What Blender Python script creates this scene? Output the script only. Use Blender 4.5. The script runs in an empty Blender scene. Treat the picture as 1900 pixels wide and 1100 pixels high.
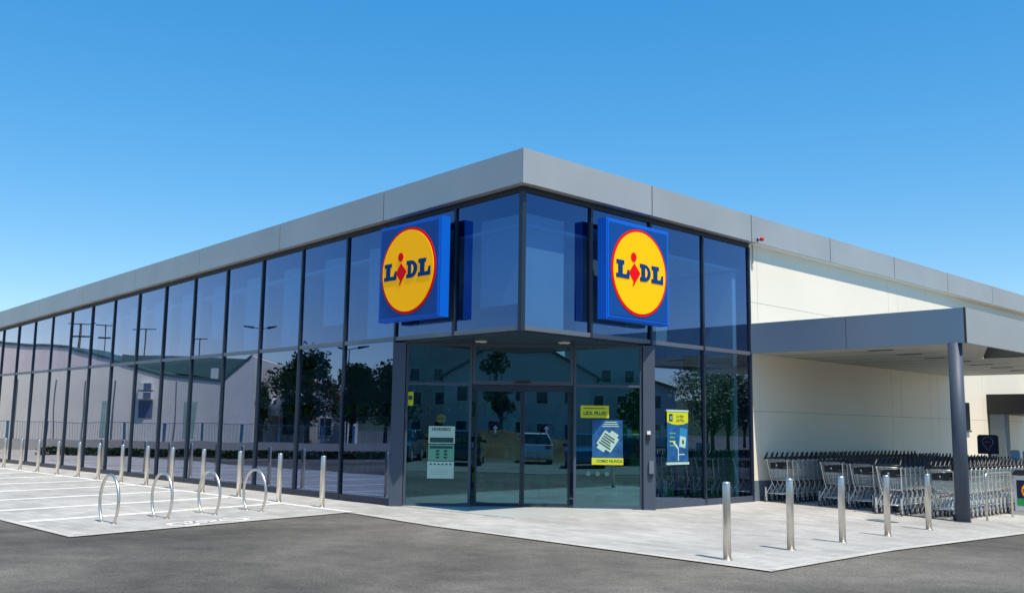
import bpy, bmesh, math, random
from mathutils import Vector, Matrix
R = math.radians
SC = bpy.context.scene
COL = SC.collection

# ------------------------------------------------------------------ camera
cd = bpy.data.cameras.new('camera'); cam = bpy.data.objects.new('camera', cd); COL.objects.link(cam)
yaw, pitch, roll = 0.80373, 0.135163, 0.013889
F = Vector((-math.sin(yaw)*math.cos(pitch), math.cos(yaw)*math.cos(pitch), math.sin(pitch)))
RT = F.cross(Vector((0, 0, 1))).normalized(); UP = RT.cross(F)
c_, s_ = math.cos(roll), math.sin(roll)
RT, UP = c_*RT + s_*UP, c_*UP - s_*RT
m = Matrix((RT, UP, -F)).transposed().to_4x4(); m.translation = (12.33616, -12.13329, 1.6)
cam.matrix_world = m
cd.sensor_width = 36; cd.lens = 1787.12/1900*36; cd.clip_end = 2000; cd.clip_start = 0.05
SC.camera = cam

# ------------------------------------------------------------------ world, sun, exposure
SUN = Vector((0.50, -0.09, 0.95)).normalized()
w = bpy.data.worlds.new('World'); SC.world = w; w.use_nodes = True
nt = w.node_tree; bg = nt.nodes['Background']
sky = nt.nodes.new('ShaderNodeTexSky'); sky.sky_type = 'NISHITA'; sky.sun_disc = False
sky.sun_elevation = math.asin(SUN.z); sky.sun_rotation = math.atan2(SUN.x, SUN.y)
sky.altitude = 300; sky.air_density = 1.0; sky.dust_density = 0.2; sky.ozone_density = 3.0
hs = nt.nodes.new('ShaderNodeHueSaturation'); hs.inputs['Saturation'].default_value = 1.95; hs.inputs['Value'].default_value = 1.92
gm = nt.nodes.new('ShaderNodeGamma'); gm.inputs['Gamma'].default_value = 0.56
nt.links.new(sky.outputs[0], gm.inputs['Color']); nt.links.new(gm.outputs[0], hs.inputs['Color']); nt.links.new(hs.outputs[0], bg.inputs[0])
bg.inputs[1].default_value = 0.15
sd = bpy.data.lights.new('sun', 'SUN'); sd.energy = 4.4; sd.angle = R(0.55); sd.color = (1, 0.91, 0.77)
so = bpy.data.objects.new('sun', sd); COL.objects.link(so)
so.rotation_euler = SUN.to_track_quat('Z', 'Y').to_euler()
SC.view_settings.view_transform = 'Standard'; SC.view_settings.look = 'None'
SC.view_settings.exposure = 0.32; SC.view_settings.gamma = 1

# ------------------------------------------------------------------ materials
def mat(name, col, rough=0.6, metal=0.0, spec=0.5, noise=None, bump=None, coat=0.0):
    """noise = (scale, amount, detail) multiplies colour; bump = (scale, strength)"""
    m = bpy.data.materials.new(name); m.use_nodes = True
    t = m.node_tree; b = t.nodes['Principled BSDF']
    b.inputs['Base Color'].default_value = (*col, 1); b.inputs['Roughness'].default_value = rough
    b.inputs['Metallic'].default_value = metal; b.inputs['Specular IOR Level'].default_value = spec
    b.inputs['Coat Weight'].default_value = coat
    tc = t.nodes.new('ShaderNodeTexCoord')
    if noise:
        n = t.nodes.new('ShaderNodeTexNoise'); n.inputs['Scale'].default_value = noise[0]
        n.inputs['Detail'].default_value = noise[2] if len(noise) > 2 else 4
        t.links.new(tc.outputs['Object'], n.inputs['Vector'])
        r = t.nodes.new('ShaderNodeMapRange'); r.inputs[1].default_value = .3; r.inputs[2].default_value = .7
        r.inputs[3].default_value = 1-noise[1]; r.inputs[4].default_value = 1+noise[1]
        t.links.new(n.outputs[0], r.inputs[0])
        mx = t.nodes.new('ShaderNodeVectorMath'); mx.operation = 'SCALE'; mx.inputs[0].default_value = col
        t.links.new(r.outputs[0], mx.inputs['Scale']); t.links.new(mx.outputs[0], b.inputs['Base Color'])
    if bump:
        n = t.nodes.new('ShaderNodeTexNoise'); n.inputs['Scale'].default_value = bump[0]; n.inputs['Detail'].default_value = 3
        t.links.new(tc.outputs['Object'], n.inputs['Vector'])
        bp = t.nodes.new('ShaderNodeBump'); bp.inputs['Strength'].default_value = bump[1]; bp.inputs['Distance'].default_value = .02
        t.links.new(n.outputs[0], bp.inputs['Height']); t.links.new(bp.outputs[0], b.inputs['Normal'])
    return m

def glass_mat(name, trans, refl, base, gain, wave=0.0, refl2=None):
    m = bpy.data.materials.new(name); m.use_nodes = True; t = m.node_tree
    for n in list(t.nodes): t.nodes.remove(n)
    o = t.nodes.new('ShaderNodeOutputMaterial'); mix = t.nodes.new('ShaderNodeMixShader')
    tr = t.nodes.new('ShaderNodeBsdfTransparent'); tr.inputs[0].default_value = (*trans, 1)
    gl = t.nodes.new('ShaderNodeBsdfGlossy'); gl.inputs['Color'].default_value = (*refl, 1); gl.inputs['Roughness'].default_value = 0.0
    ge = t.nodes.new('ShaderNodeNewGeometry'); dt = t.nodes.new('ShaderNodeVectorMath'); dt.operation = 'DOT_PRODUCT'
    t.links.new(ge.outputs['Incoming'], dt.inputs[0]); t.links.new(ge.outputs['True Normal'], dt.inputs[1])
    ab = t.nodes.new('ShaderNodeMath'); ab.operation = 'ABSOLUTE'; t.links.new(dt.outputs['Value'], ab.inputs[0])
    sb = t.nodes.new('ShaderNodeMath'); sb.operation = 'SUBTRACT'; sb.inputs[0].default_value = 1; t.links.new(ab.outputs[0], sb.inputs[1])
    fr = t.nodes.new('ShaderNodeMath'); fr.operation = 'POWER'; fr.inputs[1].default_value = 3; t.links.new(sb.outputs[0], fr.inputs[0])
    ma = t.nodes.new('ShaderNodeMath'); ma.operation = 'MULTIPLY_ADD'; ma.use_clamp = True
    ma.inputs[1].default_value = gain; ma.inputs[2].default_value = base
    if refl2:
        cm = t.nodes.new('ShaderNodeMix'); cm.data_type = 'RGBA'; cm.inputs['A'].default_value = (*refl, 1); cm.inputs['B'].default_value = (*refl2, 1)
        mr = t.nodes.new('ShaderNodeMapRange'); mr.inputs[1].default_value = .02; mr.inputs[2].default_value = .42
        t.links.new(fr.outputs[0], mr.inputs[0]); t.links.new(mr.outputs[0], cm.inputs['Factor']); t.links.new(cm.outputs['Result'], gl.inputs['Color'])
    t.links.new(fr.outputs[0], ma.inputs[0]); t.links.new(ma.outputs[0], mix.inputs[0])
    t.links.new(tr.outputs[0], mix.inputs[1]); t.links.new(gl.outputs[0], mix.inputs[2]); t.links.new(mix.outputs[0], o.inputs[0])
    if wave:
        tc = t.nodes.new('ShaderNodeTexCoord'); n = t.nodes.new('ShaderNodeTexNoise'); n.inputs['Scale'].default_value = 0.45
        n.inputs['Detail'].default_value = 0.5
        t.links.new(tc.outputs['Object'], n.inputs['Vector'])
        bp = t.nodes.new('ShaderNodeBump'); bp.inputs['Strength'].default_value = 1; bp.inputs['Distance'].default_value = wave
        t.links.new(n.outputs[0], bp.inputs['Height']); t.links.new(bp.outputs[0], gl.inputs['Normal'])
    return m

def ground_mat(name, col, patches, scale, bumpk, slab=None):
    m = bpy.data.materials.new(name); m.use_nodes = True; t = m.node_tree; b = t.nodes['Principled BSDF']
    b.inputs['Roughness'].default_value = .85; b.inputs['Specular IOR Level'].default_value = .25
    tc = t.nodes.new('ShaderNodeTexCoord'); L = t.links.new
    def noise(s, d, ro=.55):
        n = t.nodes.new('ShaderNodeTexNoise'); n.inputs['Scale'].default_value = s; n.inputs['Detail'].default_value = d
        n.inputs['Roughness'].default_value = ro; L(tc.outputs['Object'], n.inputs['Vector']); return n.outputs[0]
    def rng(src, a, b_, lo, hi):
        r = t.nodes.new('ShaderNodeMapRange'); r.inputs[1].default_value = a; r.inputs[2].default_value = b_
        r.inputs[3].default_value = lo; r.inputs[4].default_value = hi; L(src, r.inputs[0]); return r.outputs[0]
    def mul(a, b_):
        x = t.nodes.new('ShaderNodeMath'); x.operation = 'MULTIPLY'; L(a, x.inputs[0]); L(b_, x.inputs[1]); return x.outputs[0]
    f = mul(rng(noise(scale, 5), .35, .65, 1-patches*1.1, 1+patches*1.1), rng(noise(scale*9, 4, .7), .3, .7, 1-patches*.6, 1+patches*.6))
    f = mul(f, rng(noise(60, 2), .35, .65, 1-patches*1.0, 1+patches*1.0))
    if slab:
        br = t.nodes.new('ShaderNodeTexBrick'); br.inputs['Scale'].default_value = 1.0
        br.inputs['Brick Width'].default_value = slab[0]; br.inputs['Row Height'].default_value = slab[1]
        br.inputs['Mortar Size'].default_value = .006; br.inputs['Color1'].default_value = (.87, .87, .87, 1)
        br.inputs['Color2'].default_value = (1.10, 1.10, 1.10, 1); br.inputs['Mortar'].default_value = (.72, .72, .72, 1)
        br.inputs['Bias'].default_value = 0.0
        L(tc.outputs['Object'], br.inputs['Vector'])
        sp = t.nodes.new('ShaderNodeSeparateColor'); L(br.outputs[0], sp.inputs[0]); f = mul(f, sp.outputs[0])
    v = t.nodes.new('ShaderNodeVectorMath'); v.operation = 'SCALE'; v.inputs[0].default_value = col
    L(f, v.inputs['Scale']); L(v.outputs[0], b.inputs['Base Color'])
    bp = t.nodes.new('ShaderNodeBump'); bp.inputs['Strength'].default_value = bumpk; bp.inputs['Distance'].default_value = .01
    L(noise(90, 3), bp.inputs['Height']); L(bp.outputs[0], b.inputs['Normal'])
    return m

M = dict(
 asphalt=ground_mat('asphalt', (.122, .113, .097), .36, .22, .5),
 paving=ground_mat('pale_paving', (.42, .41, .38), .12, .5, .25, (.4, .2)),
 lot=ground_mat('light_lot', (.20, .20, .195), .08, .4, .3),
 earth=ground_mat('dry_earth', (.10, .065, .03), .4, .3, .8),
 line=mat('road_paint', (.86, .86, .82), .7, noise=(6, .1)),
 yline=mat('pale_yellow_paint', (.70, .66, .38), .7, noise=(8, .2)),
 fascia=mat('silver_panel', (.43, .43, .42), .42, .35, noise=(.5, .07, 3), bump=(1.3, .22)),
 fascia_shaded=mat('shaded_grey_blue_panel', (.22, .30, .38), .36, .35, noise=(.35, .05, 2)),  # shade of the canopy front put into the panel colour; deck shares it
 seam=mat('dark_seam', (.02, .022, .028), .6),
 frame=mat('anthracite_frame', (.022, .034, .055), .35, .25),
 post=mat('grey_post', (.06, .08, .115), .55, .1, noise=(2, .05)),
 transom=mat('grey_transom', (.16, .18, .22), .35, .4),
 white=mat('white_wall_panel', (.84, .765, .62), .55, noise=(.4, .025, 3), bump=(2.0, .05)),
 plinth=mat('plinth_grey', (.13, .165, .20), .6, noise=(3, .06)),
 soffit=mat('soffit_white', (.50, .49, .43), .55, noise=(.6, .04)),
 roof=mat('roof_membrane', (.3, .3, .3), .8),
 dark=mat('near_black', (.008, .009, .012), .5),
 darkb=mat('black_plastic', (.012, .012, .018), .4),
 steel=mat('brushed_steel', (.66, .62, .56), .36, .9, noise=(9, .06), bump=(120, .05)),
 zinc=mat('zinc_wire', (.62, .68, .69), .33, .65),
 zincd=mat('zinc_tube', (.72, .76, .77), .30, .7),
 rubber=mat('grey_rubber', (.06, .06, .065), .6),
 caster=mat('caster_housing', (.55, .57, .58), .4, .3),
 red=mat('red_plastic', (.55, .02, .02), .4),
 glass=glass_mat('facade_glass', (.20, .38, .46), (.30, .44, .80), .30, 1.35, .006, (.97, .91, .90)),
 glassup=glass_mat('upper_glass', (.36, .58, .74), (.26, .40, .80), .24, 1.3, .006, (.97, .84, .92)),
 glass2=glass_mat('entrance_glass', (.09, .30, .32), (.32, .66, .76), .30, .9, .003),
 signblue=mat('sign_blue', (.002, .058, .26), .5, spec=.25),
 signblue2=mat('sign_blue_side', (.002, .12, .62), .4, spec=.3),
 signyellow=mat('sign_yellow', (.95, .44, .001), .6, spec=.12, bump=(1.2, .25)),
 signred=mat('sign_red', (.75, .003, .010), .6, spec=.1),
 signtext=mat('sign_letter_blue', (.002, .05, .17), .6, spec=.1),
 tile=mat('shop_floor_tile', (.50, .52, .48), .35, noise=(1, .05)),
 inwall=mat('interior_wall', (.80, .82, .84), .7, noise=(.5, .06)),
 ceil=mat('interior_ceiling', (.70, .72, .75), .7),
 green=mat('interior_green', (.02, .36, .10), .6, noise=(.8, .12)),
 green_dark=mat('interior_green_dark', (.008, .13, .03), .6),
 incol=mat('interior_column', (.10, .14, .22), .6),
 shelfblue=mat('shelf_blue', (.02, .07, .22), .5),
 paper=mat('pale_poster', (.42, .58, .50), .7),
 papergreen=mat('green_poster', (.12, .36, .24), .7),
 ink=mat('poster_ink', (.01, .06, .06), .7),
 blueposter=mat('blue_poster', (.004, .085, .24), .6, noise=(6, .45)),
 yellow=mat('poster_yellow', (.55, .58, .01), .6),
 navy=mat('navy_sign', (.01, .012, .06), .4),
 pale=mat('pale_line', (.30, .30, .42), .6),
 skyblue=mat('sky_blue_mark', (.02, .22, .40), .5),
 bluegrey=mat('blue_grey_plate', (.12, .17, .26), .5),
 beige=mat('beige_render', (.80, .76, .67), .85, noise=(.5, .07)),
 copper=mat('green_roof_trim', (.055, .12, .11), .6),
 concrete=mat('concrete', (.42, .41, .38), .85, noise=(1, .08)),
 leaf=mat('leaf_dark', (.020, .055, .014), .6, noise=(4, .5)),
 leaf2=mat('leaf_light', (.07, .13, .03), .6, noise=(4, .4)),
 bark=mat('bark', (.07, .05, .035), .9, noise=(8, .3)),
 tent=mat('tent_fabric', (.78, .78, .80), .7),
 brick=mat('terracotta', (.28, .09, .05), .85, noise=(2, .2)),
 render=mat('pale_render', (.55, .55, .55), .85, noise=(.4, .06)),
 blueglass=mat('dark_window', (.03, .05, .08), .1),
 fence=mat('fence_blue', (.06, .16, .26), .5),
 carw=mat('car_white', (.75, .76, .78), .2, coat=1.0),
 carb=mat('car_dark', (.012, .014, .02), .2, coat=1.0),
 carblue=mat('car_blue', (.02, .08, .20), .2, coat=1.0),
 carglass=mat('car_glass', (.015, .03, .035), .04),
 lamp=mat('lens', (.8, .8, .75), .15),
 skin=mat('skin', (.45, .26, .18), .6),
 cloth=mat('dark_clothes', (.012, .014, .02), .85),
 cloth2=mat('blue_trousers', (.01, .016, .04), .85),
 hair=mat('dark_hair', (.015, .010, .008), .7),
 ivory=mat('ivory', (.75, .75, .72), .5),
 fixture=mat('fixture_ring', (.5, .52, .52), .4),
)

for k_, e_ in (('signyellow', .26), ('signred', .10), ('signblue', .06)):   # logo signs treated as light boxes: added glow keeps the shaded disc bright
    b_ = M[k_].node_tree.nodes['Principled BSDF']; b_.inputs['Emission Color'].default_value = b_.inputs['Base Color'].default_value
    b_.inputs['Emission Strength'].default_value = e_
_m = M['striplight'] = mat('lit_strip_lamp', (.9, .95, 1), .5)
_m.node_tree.nodes['Principled BSDF'].inputs['Emission Color'].default_value = (.85, .95, 1, 1)
_m.node_tree.nodes['Principled BSDF'].inputs['Emission Strength'].default_value = 1.6
M['blind'] = mat('roller_blind', (.58, .60, .60), .8, noise=(.7, .08))
M['mint'] = mat('mint_door', (.34, .50, .43), .6, noise=(2, .1))
M['dotgreen'] = mat('dim_green_sticker', (.03, .12, .11), .7)
M['hill'] = mat('far_woodland', (.035, .06, .025), .9, noise=(.05, .4))

M['edging'] = ground_mat('edging_stone', (.50, .48, .43), .10, .8, .3)

# ------------------------------------------------------------------ mesh builder
class MB:
    def __init__(s): s.v = []; s.f = []; s.m = []; s.sm = []; s.mats = []
    def mi(s, m):
        if m is None: m = 'white'
        if m not in s.mats: s.mats.append(m)
        return s.mats.index(m)
    def add(s, vs, fs, m, smooth=False):
        o = len(s.v); s.v += [tuple(v) for v in vs]; k = s.mi(m)
        for f in fs: s.f.append([i+o for i in f]); s.m.append(k); s.sm.append(smooth)
        return s
    def box(s, a, b, m, mx=None):
        x0, y0, z0 = a; x1, y1, z1 = b
        vs = [(x0,y0,z0),(x1,y0,z0),(x1,y1,z0),(x0,y1,z0),(x0,y0,z1),(x1,y0,z1),(x1,y1,z1),(x0,y1,z1)]
        if mx: vs = [mx @ Vector(v) for v in vs]
        return s.add(vs, [(0,3,2,1),(4,5,6,7),(0,1,5,4),(1,2,6,5),(2,3,7,6),(3,0,4,7)], m)
    def hexa(s, bot, top, m):
        return s.add(list(bot)+list(top), [(3,2,1,0),(4,5,6,7),(0,1,5,4),(1,2,6,5),(2,3,7,6),(3,0,4,7)], m)
    def prism(s, pts, d, m):
        """pts: planar 3D polygon, extruded by vector d"""
        d = Vector(d); n = len(pts); a = [Vector(p) for p in pts]; b = [p+d for p in a]
        fs = [tuple(range(n-1, -1, -1)), tuple(range(n, 2*n))]+[(i, (i+1) % n, n+(i+1) % n, n+i) for i in range(n)]
        return s.add(a+b, fs, m)
    def tube(s, pts, r, m, n=6, closed=False, caps=True):
        P = [Vector(p) for p in pts]; k = len(P); vs = []; fs = []; ref = None
        for i, p in enumerate(P):
            if closed: t = P[(i+1) % k]-P[i-1]
            else: t = P[min(i+1, k-1)]-P[max(i-1, 0)]
            t.normalize()
            if ref is None:
                ref = Vector((0,0,1)) if abs(t.z) < .9 else Vector((1,0,0))
            u = (ref-t*ref.dot(t))
            if u.length < 1e-4: u = t.orthogonal()
            u.normalize(); ref = u; v = t.cross(u)
            rr = r[i] if isinstance(r, (list, tuple)) else r
            for j in range(n):
                a = 2*math.pi*j/n; vs.append(p+(u*math.cos(a)+v*math.sin(a))*rr)
        for i in range(k if closed else k-1):
            for j in range(n):
                a = i*n+j; b = i*n+(j+1) % n; c = ((i+1) % k)*n+(j+1) % n; d = ((i+1) % k)*n+j
                fs.append((a, b, c, d))
        s.add(vs, fs, m, n > 4)
        if caps and not closed:
            o = len(s.v)-len(vs)
            s.f.append([o+j for j in range(n)][::-1]); s.f.append([o+(k-1)*n+j for j in range(n)])
            s.m += [s.mi(m)]*2; s.sm += [False]*2
        return s
    def disc(s, c, ax, r, h, m, n=24, bev=0):
        """cylinder from c along ax with length h"""
        ax = Vector(ax).normalized(); c = Vector(c)
        if bev: return s.tube([c, c+ax*(h-bev), c+ax*(h-bev*.3), c+ax*h], [r, r, r-bev*.3, r-bev], m, n)
        return s.tube([c, c+ax*h], r, m, n)
    def build(s, name, parent=None, loc=None):
        me = bpy.data.meshes.new(name); me.from_pydata(s.v, [], s.f)
        for k in s.mats: me.materials.append(M[k])
        me.polygons.foreach_set('material_index', s.m); me.polygons.foreach_set('use_smooth', s.sm)
        bm = bmesh.new(); bm.from_mesh(me); bmesh.ops.recalc_face_normals(bm, faces=bm.faces); bm.to_mesh(me); bm.free()
        me.update(); o = bpy.data.objects.new(name, me); COL.objects.link(o)
        if parent: o.parent = parent
        if loc: o.location = loc
        return o
def tag(o, label=None, cat=None, group=None, kind=None):
    for k, v in (('label', label), ('category', cat), ('group', group), ('kind', kind)):
        if v: o[k] = v
    return o
def empty(name, loc=(0,0,0), rz=0, **k):
    o = bpy.data.objects.new(name, None); COL.objects.link(o); o.location = loc; o.rotation_euler.z = rz
    return tag(o, **k)
def kids(o): return [c for c in COL.objects if c.parent == o]
def copy_tree(o, parent=None, tree=None):
    c = o.copy(); COL.objects.link(c)
    for k in ('label',):
        if parent is None and k in c: del c[k]
    if parent: c.parent = parent
    for ch in (tree[o.name] if tree else kids(o)): copy_tree(ch, c, None)
    return c
def place(o, loc, rz=0):
    o.location = loc; o.rotation_euler.z = rz; return o

def cl(v, a, b): return max(a, min(b, v))
def gz(x, y): return -.10*cl((y-1)/6.5, 0, 1)*cl(x/4.7, 0, 1.4)

ORD = ['first', 'second', 'third', 'fourth', 'fifth', 'sixth', 'seventh', 'eighth', 'ninth', 'tenth', 'eleventh', 'twelfth', 'thirteenth']
# ------------------------------------------------------------------ ground
def sheet(name, xs, ys, keep, dz, m, label, cat):
    b = MB(); idx = {}
    vs = []; fs = []
    for i, x in enumerate(xs):
        for j, y in enumerate(ys):
            idx[i, j] = len(vs); vs.append((x, y, gz(x, y)+dz))
    for i in range(len(xs)-1):
        for j in range(len(ys)-1):
            fs.append((idx[i, j], idx[i+1, j], idx[i+1, j+1], idx[i, j+1]))
    b.add(vs, fs, m); o = b.build(name); return tag(o, label, cat, kind='structure')
gx = [-600, -200, -60, 0, 2.35, 4.7, 5.64, 6.58, 40, 200, 600]
gy = [-600, -200, -60, -7, 1, 4.25, 7.5, 40, 200, 600]
sheet('asphalt_ground', gx, gy, None, -.012, 'asphalt', 'weathered dark grey asphalt yard in front of the store', 'ground')
def flat_poly(name, polys, m, label=None, cat=None, dz=0, kind='structure', parent=None):
    b = MB()
    for P in polys:
        b.add([(x, y, gz(x, y)+dz) for x, y in P], [tuple(range(len(P)))], m)
    o = b.build(name, parent); return tag(o, label, cat, kind=kind)
# paving: left forecourt + strip + right forecourt (split where the slope changes)
E0 = (-2.88, -1.62)
P = [[(-60, -6.97), (-1.87, -6.97), E0, (-3, 0), (-60, 0)],
     [E0, (0, -1.92), (0, 1), (0, 5), (-6, 5), (-6, 0), (-3, 0)]]
for x0, x1 in ((0, 2.35), (2.35, 4.7), (4.7, 6.22)):
    for y0, y1 in ((-2.03, 1), (1, 4.25), (4.25, 7.5), (7.5, 30)):
        a0 = y0 if y0 > -2 else -1.92-.11*x0/6.22; a1 = y0 if y0 > -2 else -1.92-.11*x1/6.22
        P.append([(x0, a0), (x1, a1), (x1, y1), (x0, y1)])
flat_poly('pavement', P, 'paving', 'pale grey slab pavement round the corner of the store', 'pavement')
# pale lot behind the camera and across the yard, seen in the glass
d1 = Vector((1, -1, 0)).normalized(); d2 = Vector((1, 1, 0)).normalized()
def diag(a, t):  # a = distance from the entrance plane, t = along it
    p = Vector((-1.8, 1.8, 0))+d1*a+d2*t; return (p.x, p.y)
flat_poly('parking_lot', [[diag(15.2, -14), diag(15.2, 14), diag(25, 14), diag(25, -14)]], 'lot', 'pale parking surface where the photographer stands', 'parking lot', .004)
flat_poly('far_pavement', [[(-54, -2), (-26, -32), (-27.5, -34), (-55.5, -4)]], 'lot', 'pale pavement strip along the retaining wall across the yard', 'pavement', .004)

edge = []
def edge_strip(a, b, n, wd=.13):
    a = Vector((*a, 0)); b = Vector((*b, 0)); d = (b-a).normalized(); nn = Vector((-d.y, d.x, 0))*wd; L_ = (b-a).length; k = int(L_/1.0)
    for i in range(k):
        p = a+d*(L_*i/k+.004); q = a+d*(L_*(i+1)/k-.004); edge.append([(v.x, v.y) for v in (p, q, q+nn, p+nn)])
edge_strip((-60, -6.97), (-1.88, -6.97), 1); edge_strip((-1.895, -6.83), E0, 1); edge_strip((-2.74, -1.625), (0, -1.92), 1); edge_strip((0, -1.92), (6.21, -2.03), 1); edge_strip((6.22, -1.885), (6.22, 29), 1)
flat_poly('kerb_edging', edge, 'edging', 'flush pale edging stones along the paving border', 'kerb', .004)
def line(a, b, wdt, m='line'):
    a = Vector((*a, 0)); b = Vector((*b, 0)); d = (b-a).normalized(); n = Vector((-d.y, d.x, 0))*wdt/2
    return [(q.x, q.y) for q in (a-n, b-n, b+n, a+n)]
stripes = [((-4.40, -6.81), (-5.40, -1.55)), ((-6.64, -6.72), (-7.55, -1.55)), ((-9.0, -6.75), (-9.95, -1.55)), ((-11.5, -6.75), (-12.5, -1.55)),
           ((-14.0, -6.75), (-15.1, -1.55)), ((-16.6, -6.75), (-17.7, -1.55)), ((-19.2, -6.75), (-20.3, -1.55)), ((-21.8, -6.75), (-22.9, -1.55)), ((-24.4, -6.75), (-25.5, -1.55)), ((-27, -6.75), (-28.1, -1.55))]
flat_poly('bay_marking', [line(a, b, .20) for a, b in stripes]+[line((-34, -1.50), (-2.95, -1.50), .13)], 'line',
          'white painted bay lines on the pale paving before the left glass wall', 'road marking', .004)
flat_poly('yellow_marking', [line((-5.05, -3.75), (-5.35, -3.1), .16)], 'yline', 'small worn yellow paint patch beside a white bay line', 'road marking', .006)
# bicycle symbol
def ring2(cx, cy, r, wd, n=20):
    out = []
    for i in range(n):
        a, b = 2*math.pi*i/n, 2*math.pi*(i+1)/n
        out.append([(cx+(r-wd)*math.cos(a), cy+(r-wd)*math.sin(a)), (cx+r*math.cos(a), cy+r*math.sin(a)),
                    (cx+r*math.cos(b), cy+r*math.sin(b)), (cx+(r-wd)*math.cos(b), cy+(r-wd)*math.sin(b))])
    return out
bk = ring2(-2.62, -4.95, .26, .07)+ring2(-2.85, -3.95, .26, .07)
bk += [line((-2.62, -4.95), (-2.9, -4.65), .06), line((-2.9, -4.65), (-2.98, -4.15), .06), line((-2.98, -4.15), (-2.7, -4.45), .06),
       line((-2.7, -4.45), (-2.62, -4.95), .06), line((-2.7, -4.45), (-2.9, -4.65), .06), line((-3.08, -4.1), (-2.85, -3.95), .06), line((-3.0, -4.75), (-2.9, -4.62), .10)]
flat_poly('bicycle_marking', bk, 'line', 'white painted bicycle symbol on the paving in front of the hoop stands', 'road marking', .005)

# ------------------------------------------------------------------ store building
W = 1.8536; WR = 1.8774; ZT = 3.3945; ZB = 6.006; ZF = 6.644; S = 0.02384; NB = 24; J = 4.2177; JR = 3.7838
store = empty('store_building', (0, 0, 0), label='long glass fronted supermarket with silver roof band and white side wall', cat='store')
# roof fascia panels (joints are real gaps over a dark backing)
def fascia_left():
    k = 0; x = .2
    while x > -NB*W-.3:
        x1 = max(x-J, -NB*W-.4); g = .012
        a, b = x-(g if k else 0), x1+g
        bot = [(a, -.2, ZB+S*a), (b, -.2, ZB+S*b), (b, .02, ZB+S*b), (a, .02, ZB+S*a)]
        top = [(a, -.2, ZF+S*a), (b, -.2, ZF+S*b), (b, .02, ZF+S*b), (a, .02, ZF+S*a)]
        mb = MB().hexa(bot, top, 'fascia'); mb.build('roof_band_panel', store)
        x = x1; k += 1
fascia_left()
k = 0; y = -.2
while y < 52:
    y1 = y+JR; g = .014
    MB().box((-.02, max(y+g, .022) if k == 0 else y+g, ZB+.004), (.204, y1-g, ZF+.004), 'fascia').build('roof_band_panel', store)
    if k == 0: MB().box((.198, -.203, ZB-.002), (.207, .03, ZF+.007), 'fascia').build('roof_band_panel', store)
    y = y1; k += 1
b = MB()
L = -NB*W-.4
b.hexa([(-.02,-.19,ZB+.02),(L,-.19,ZB+S*L+.02),(L,.06,ZB+S*L+.02),(-.02,.06,ZB+.02)], [(-.02,-.19,ZF-.02),(L,-.19,ZF+S*L-.02),(L,.06,ZF+S*L-.02),(-.02,.06,ZF-.02)], 'seam')
b.box((-.015, .05, ZB+.02), (.19, 52, ZF-.02), 'seam')
b.build('roof_band_backing', store)
b = MB(); b.box((.19, 7.55, ZB-.012), (.0, 52, ZB+.003), 'white'); b.build('eave_trim', store)
b = MB()
b.hexa([(0,0,ZF-.35),(L,0,ZF-.35+S*L),(L,52,ZF-.35+S*L),(0,52,ZF-.35)], [(0,0,ZF-.15),(L,0,ZF-.15+S*L),(L,52,ZF-.15+S*L),(0,52,ZF-.15)], 'roof')
b.build('roof', store)
# dark shadow-gap head profile under the band
b = MB()
b.hexa([(.03,-.03,ZB-.105),(L,-.03,ZB-.105+S*L),(L,.05,ZB-.105+S*L),(.03,.05,ZB-.105)], [(.03,-.03,ZB+.02),(L,-.03,ZB+.02+S*L),(L,.05,ZB+.02+S*L),(.03,.05,ZB+.02)], 'dark')
b.box((-.05, .052, ZB-.105), (.032, 7.52, ZB+.02), 'dark')
b.build('head_profile', store)

def quad(pts, m, name, parent):
    return MB().add(pts, [tuple(range(len(pts)))], m).build(name, parent)
random.seed(4)
def pane(p, m, parent, n):
    """p: 4 corner points, tilted a hair so that every pane mirrors a little differently"""
    j = [random.uniform(-.0035, .0035) for _ in range(3)]
    n = Vector(n); off = [0, j[0], j[0]+j[1], j[1]]
    return quad([Vector(q)+n*o for q, o in zip(p, off)], m, 'pane', parent)
mw = .028
for i in range(NB):                                   # left facade bays
    x0, x1 = -i*W, -(i+1)*W
    low = i >= 2
    fr = MB()
    zt0, zt1 = ZB-.10+S*x0, ZB-.10+S*x1
    zb = 0 if low else ZT-.05
    if i == 1: zb = 0
    fr.box((x1-mw, -.045, zb if i != 0 else ZT-.05), (x1+mw, .07, zt1), 'frame')
    fr.box((x1+mw, -.035, ZT-.045), (x0-mw, .06, ZT+.04), 'transom' if low else 'transom')
    if low: fr.box((x1+mw, -.04, 0.0), (x0-mw, .06, .13), 'frame')
    w_ = fr.build('window', store)
    pane([(x0-mw, 0, ZT+.04), (x1+mw, 0, ZT+.04), (x1+mw, 0, zt1+.02), (x0-mw, 0, zt0+.02)], 'glassup', w_, (0, 1, 0))
    if low: pane([(x0-mw, 0.004, .13), (x1+mw, 0.004, .13), (x1+mw, 0.004, ZT-.045), (x0-mw, 0.004, ZT-.045)], 'glass', w_, (0, 1, 0))
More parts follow.
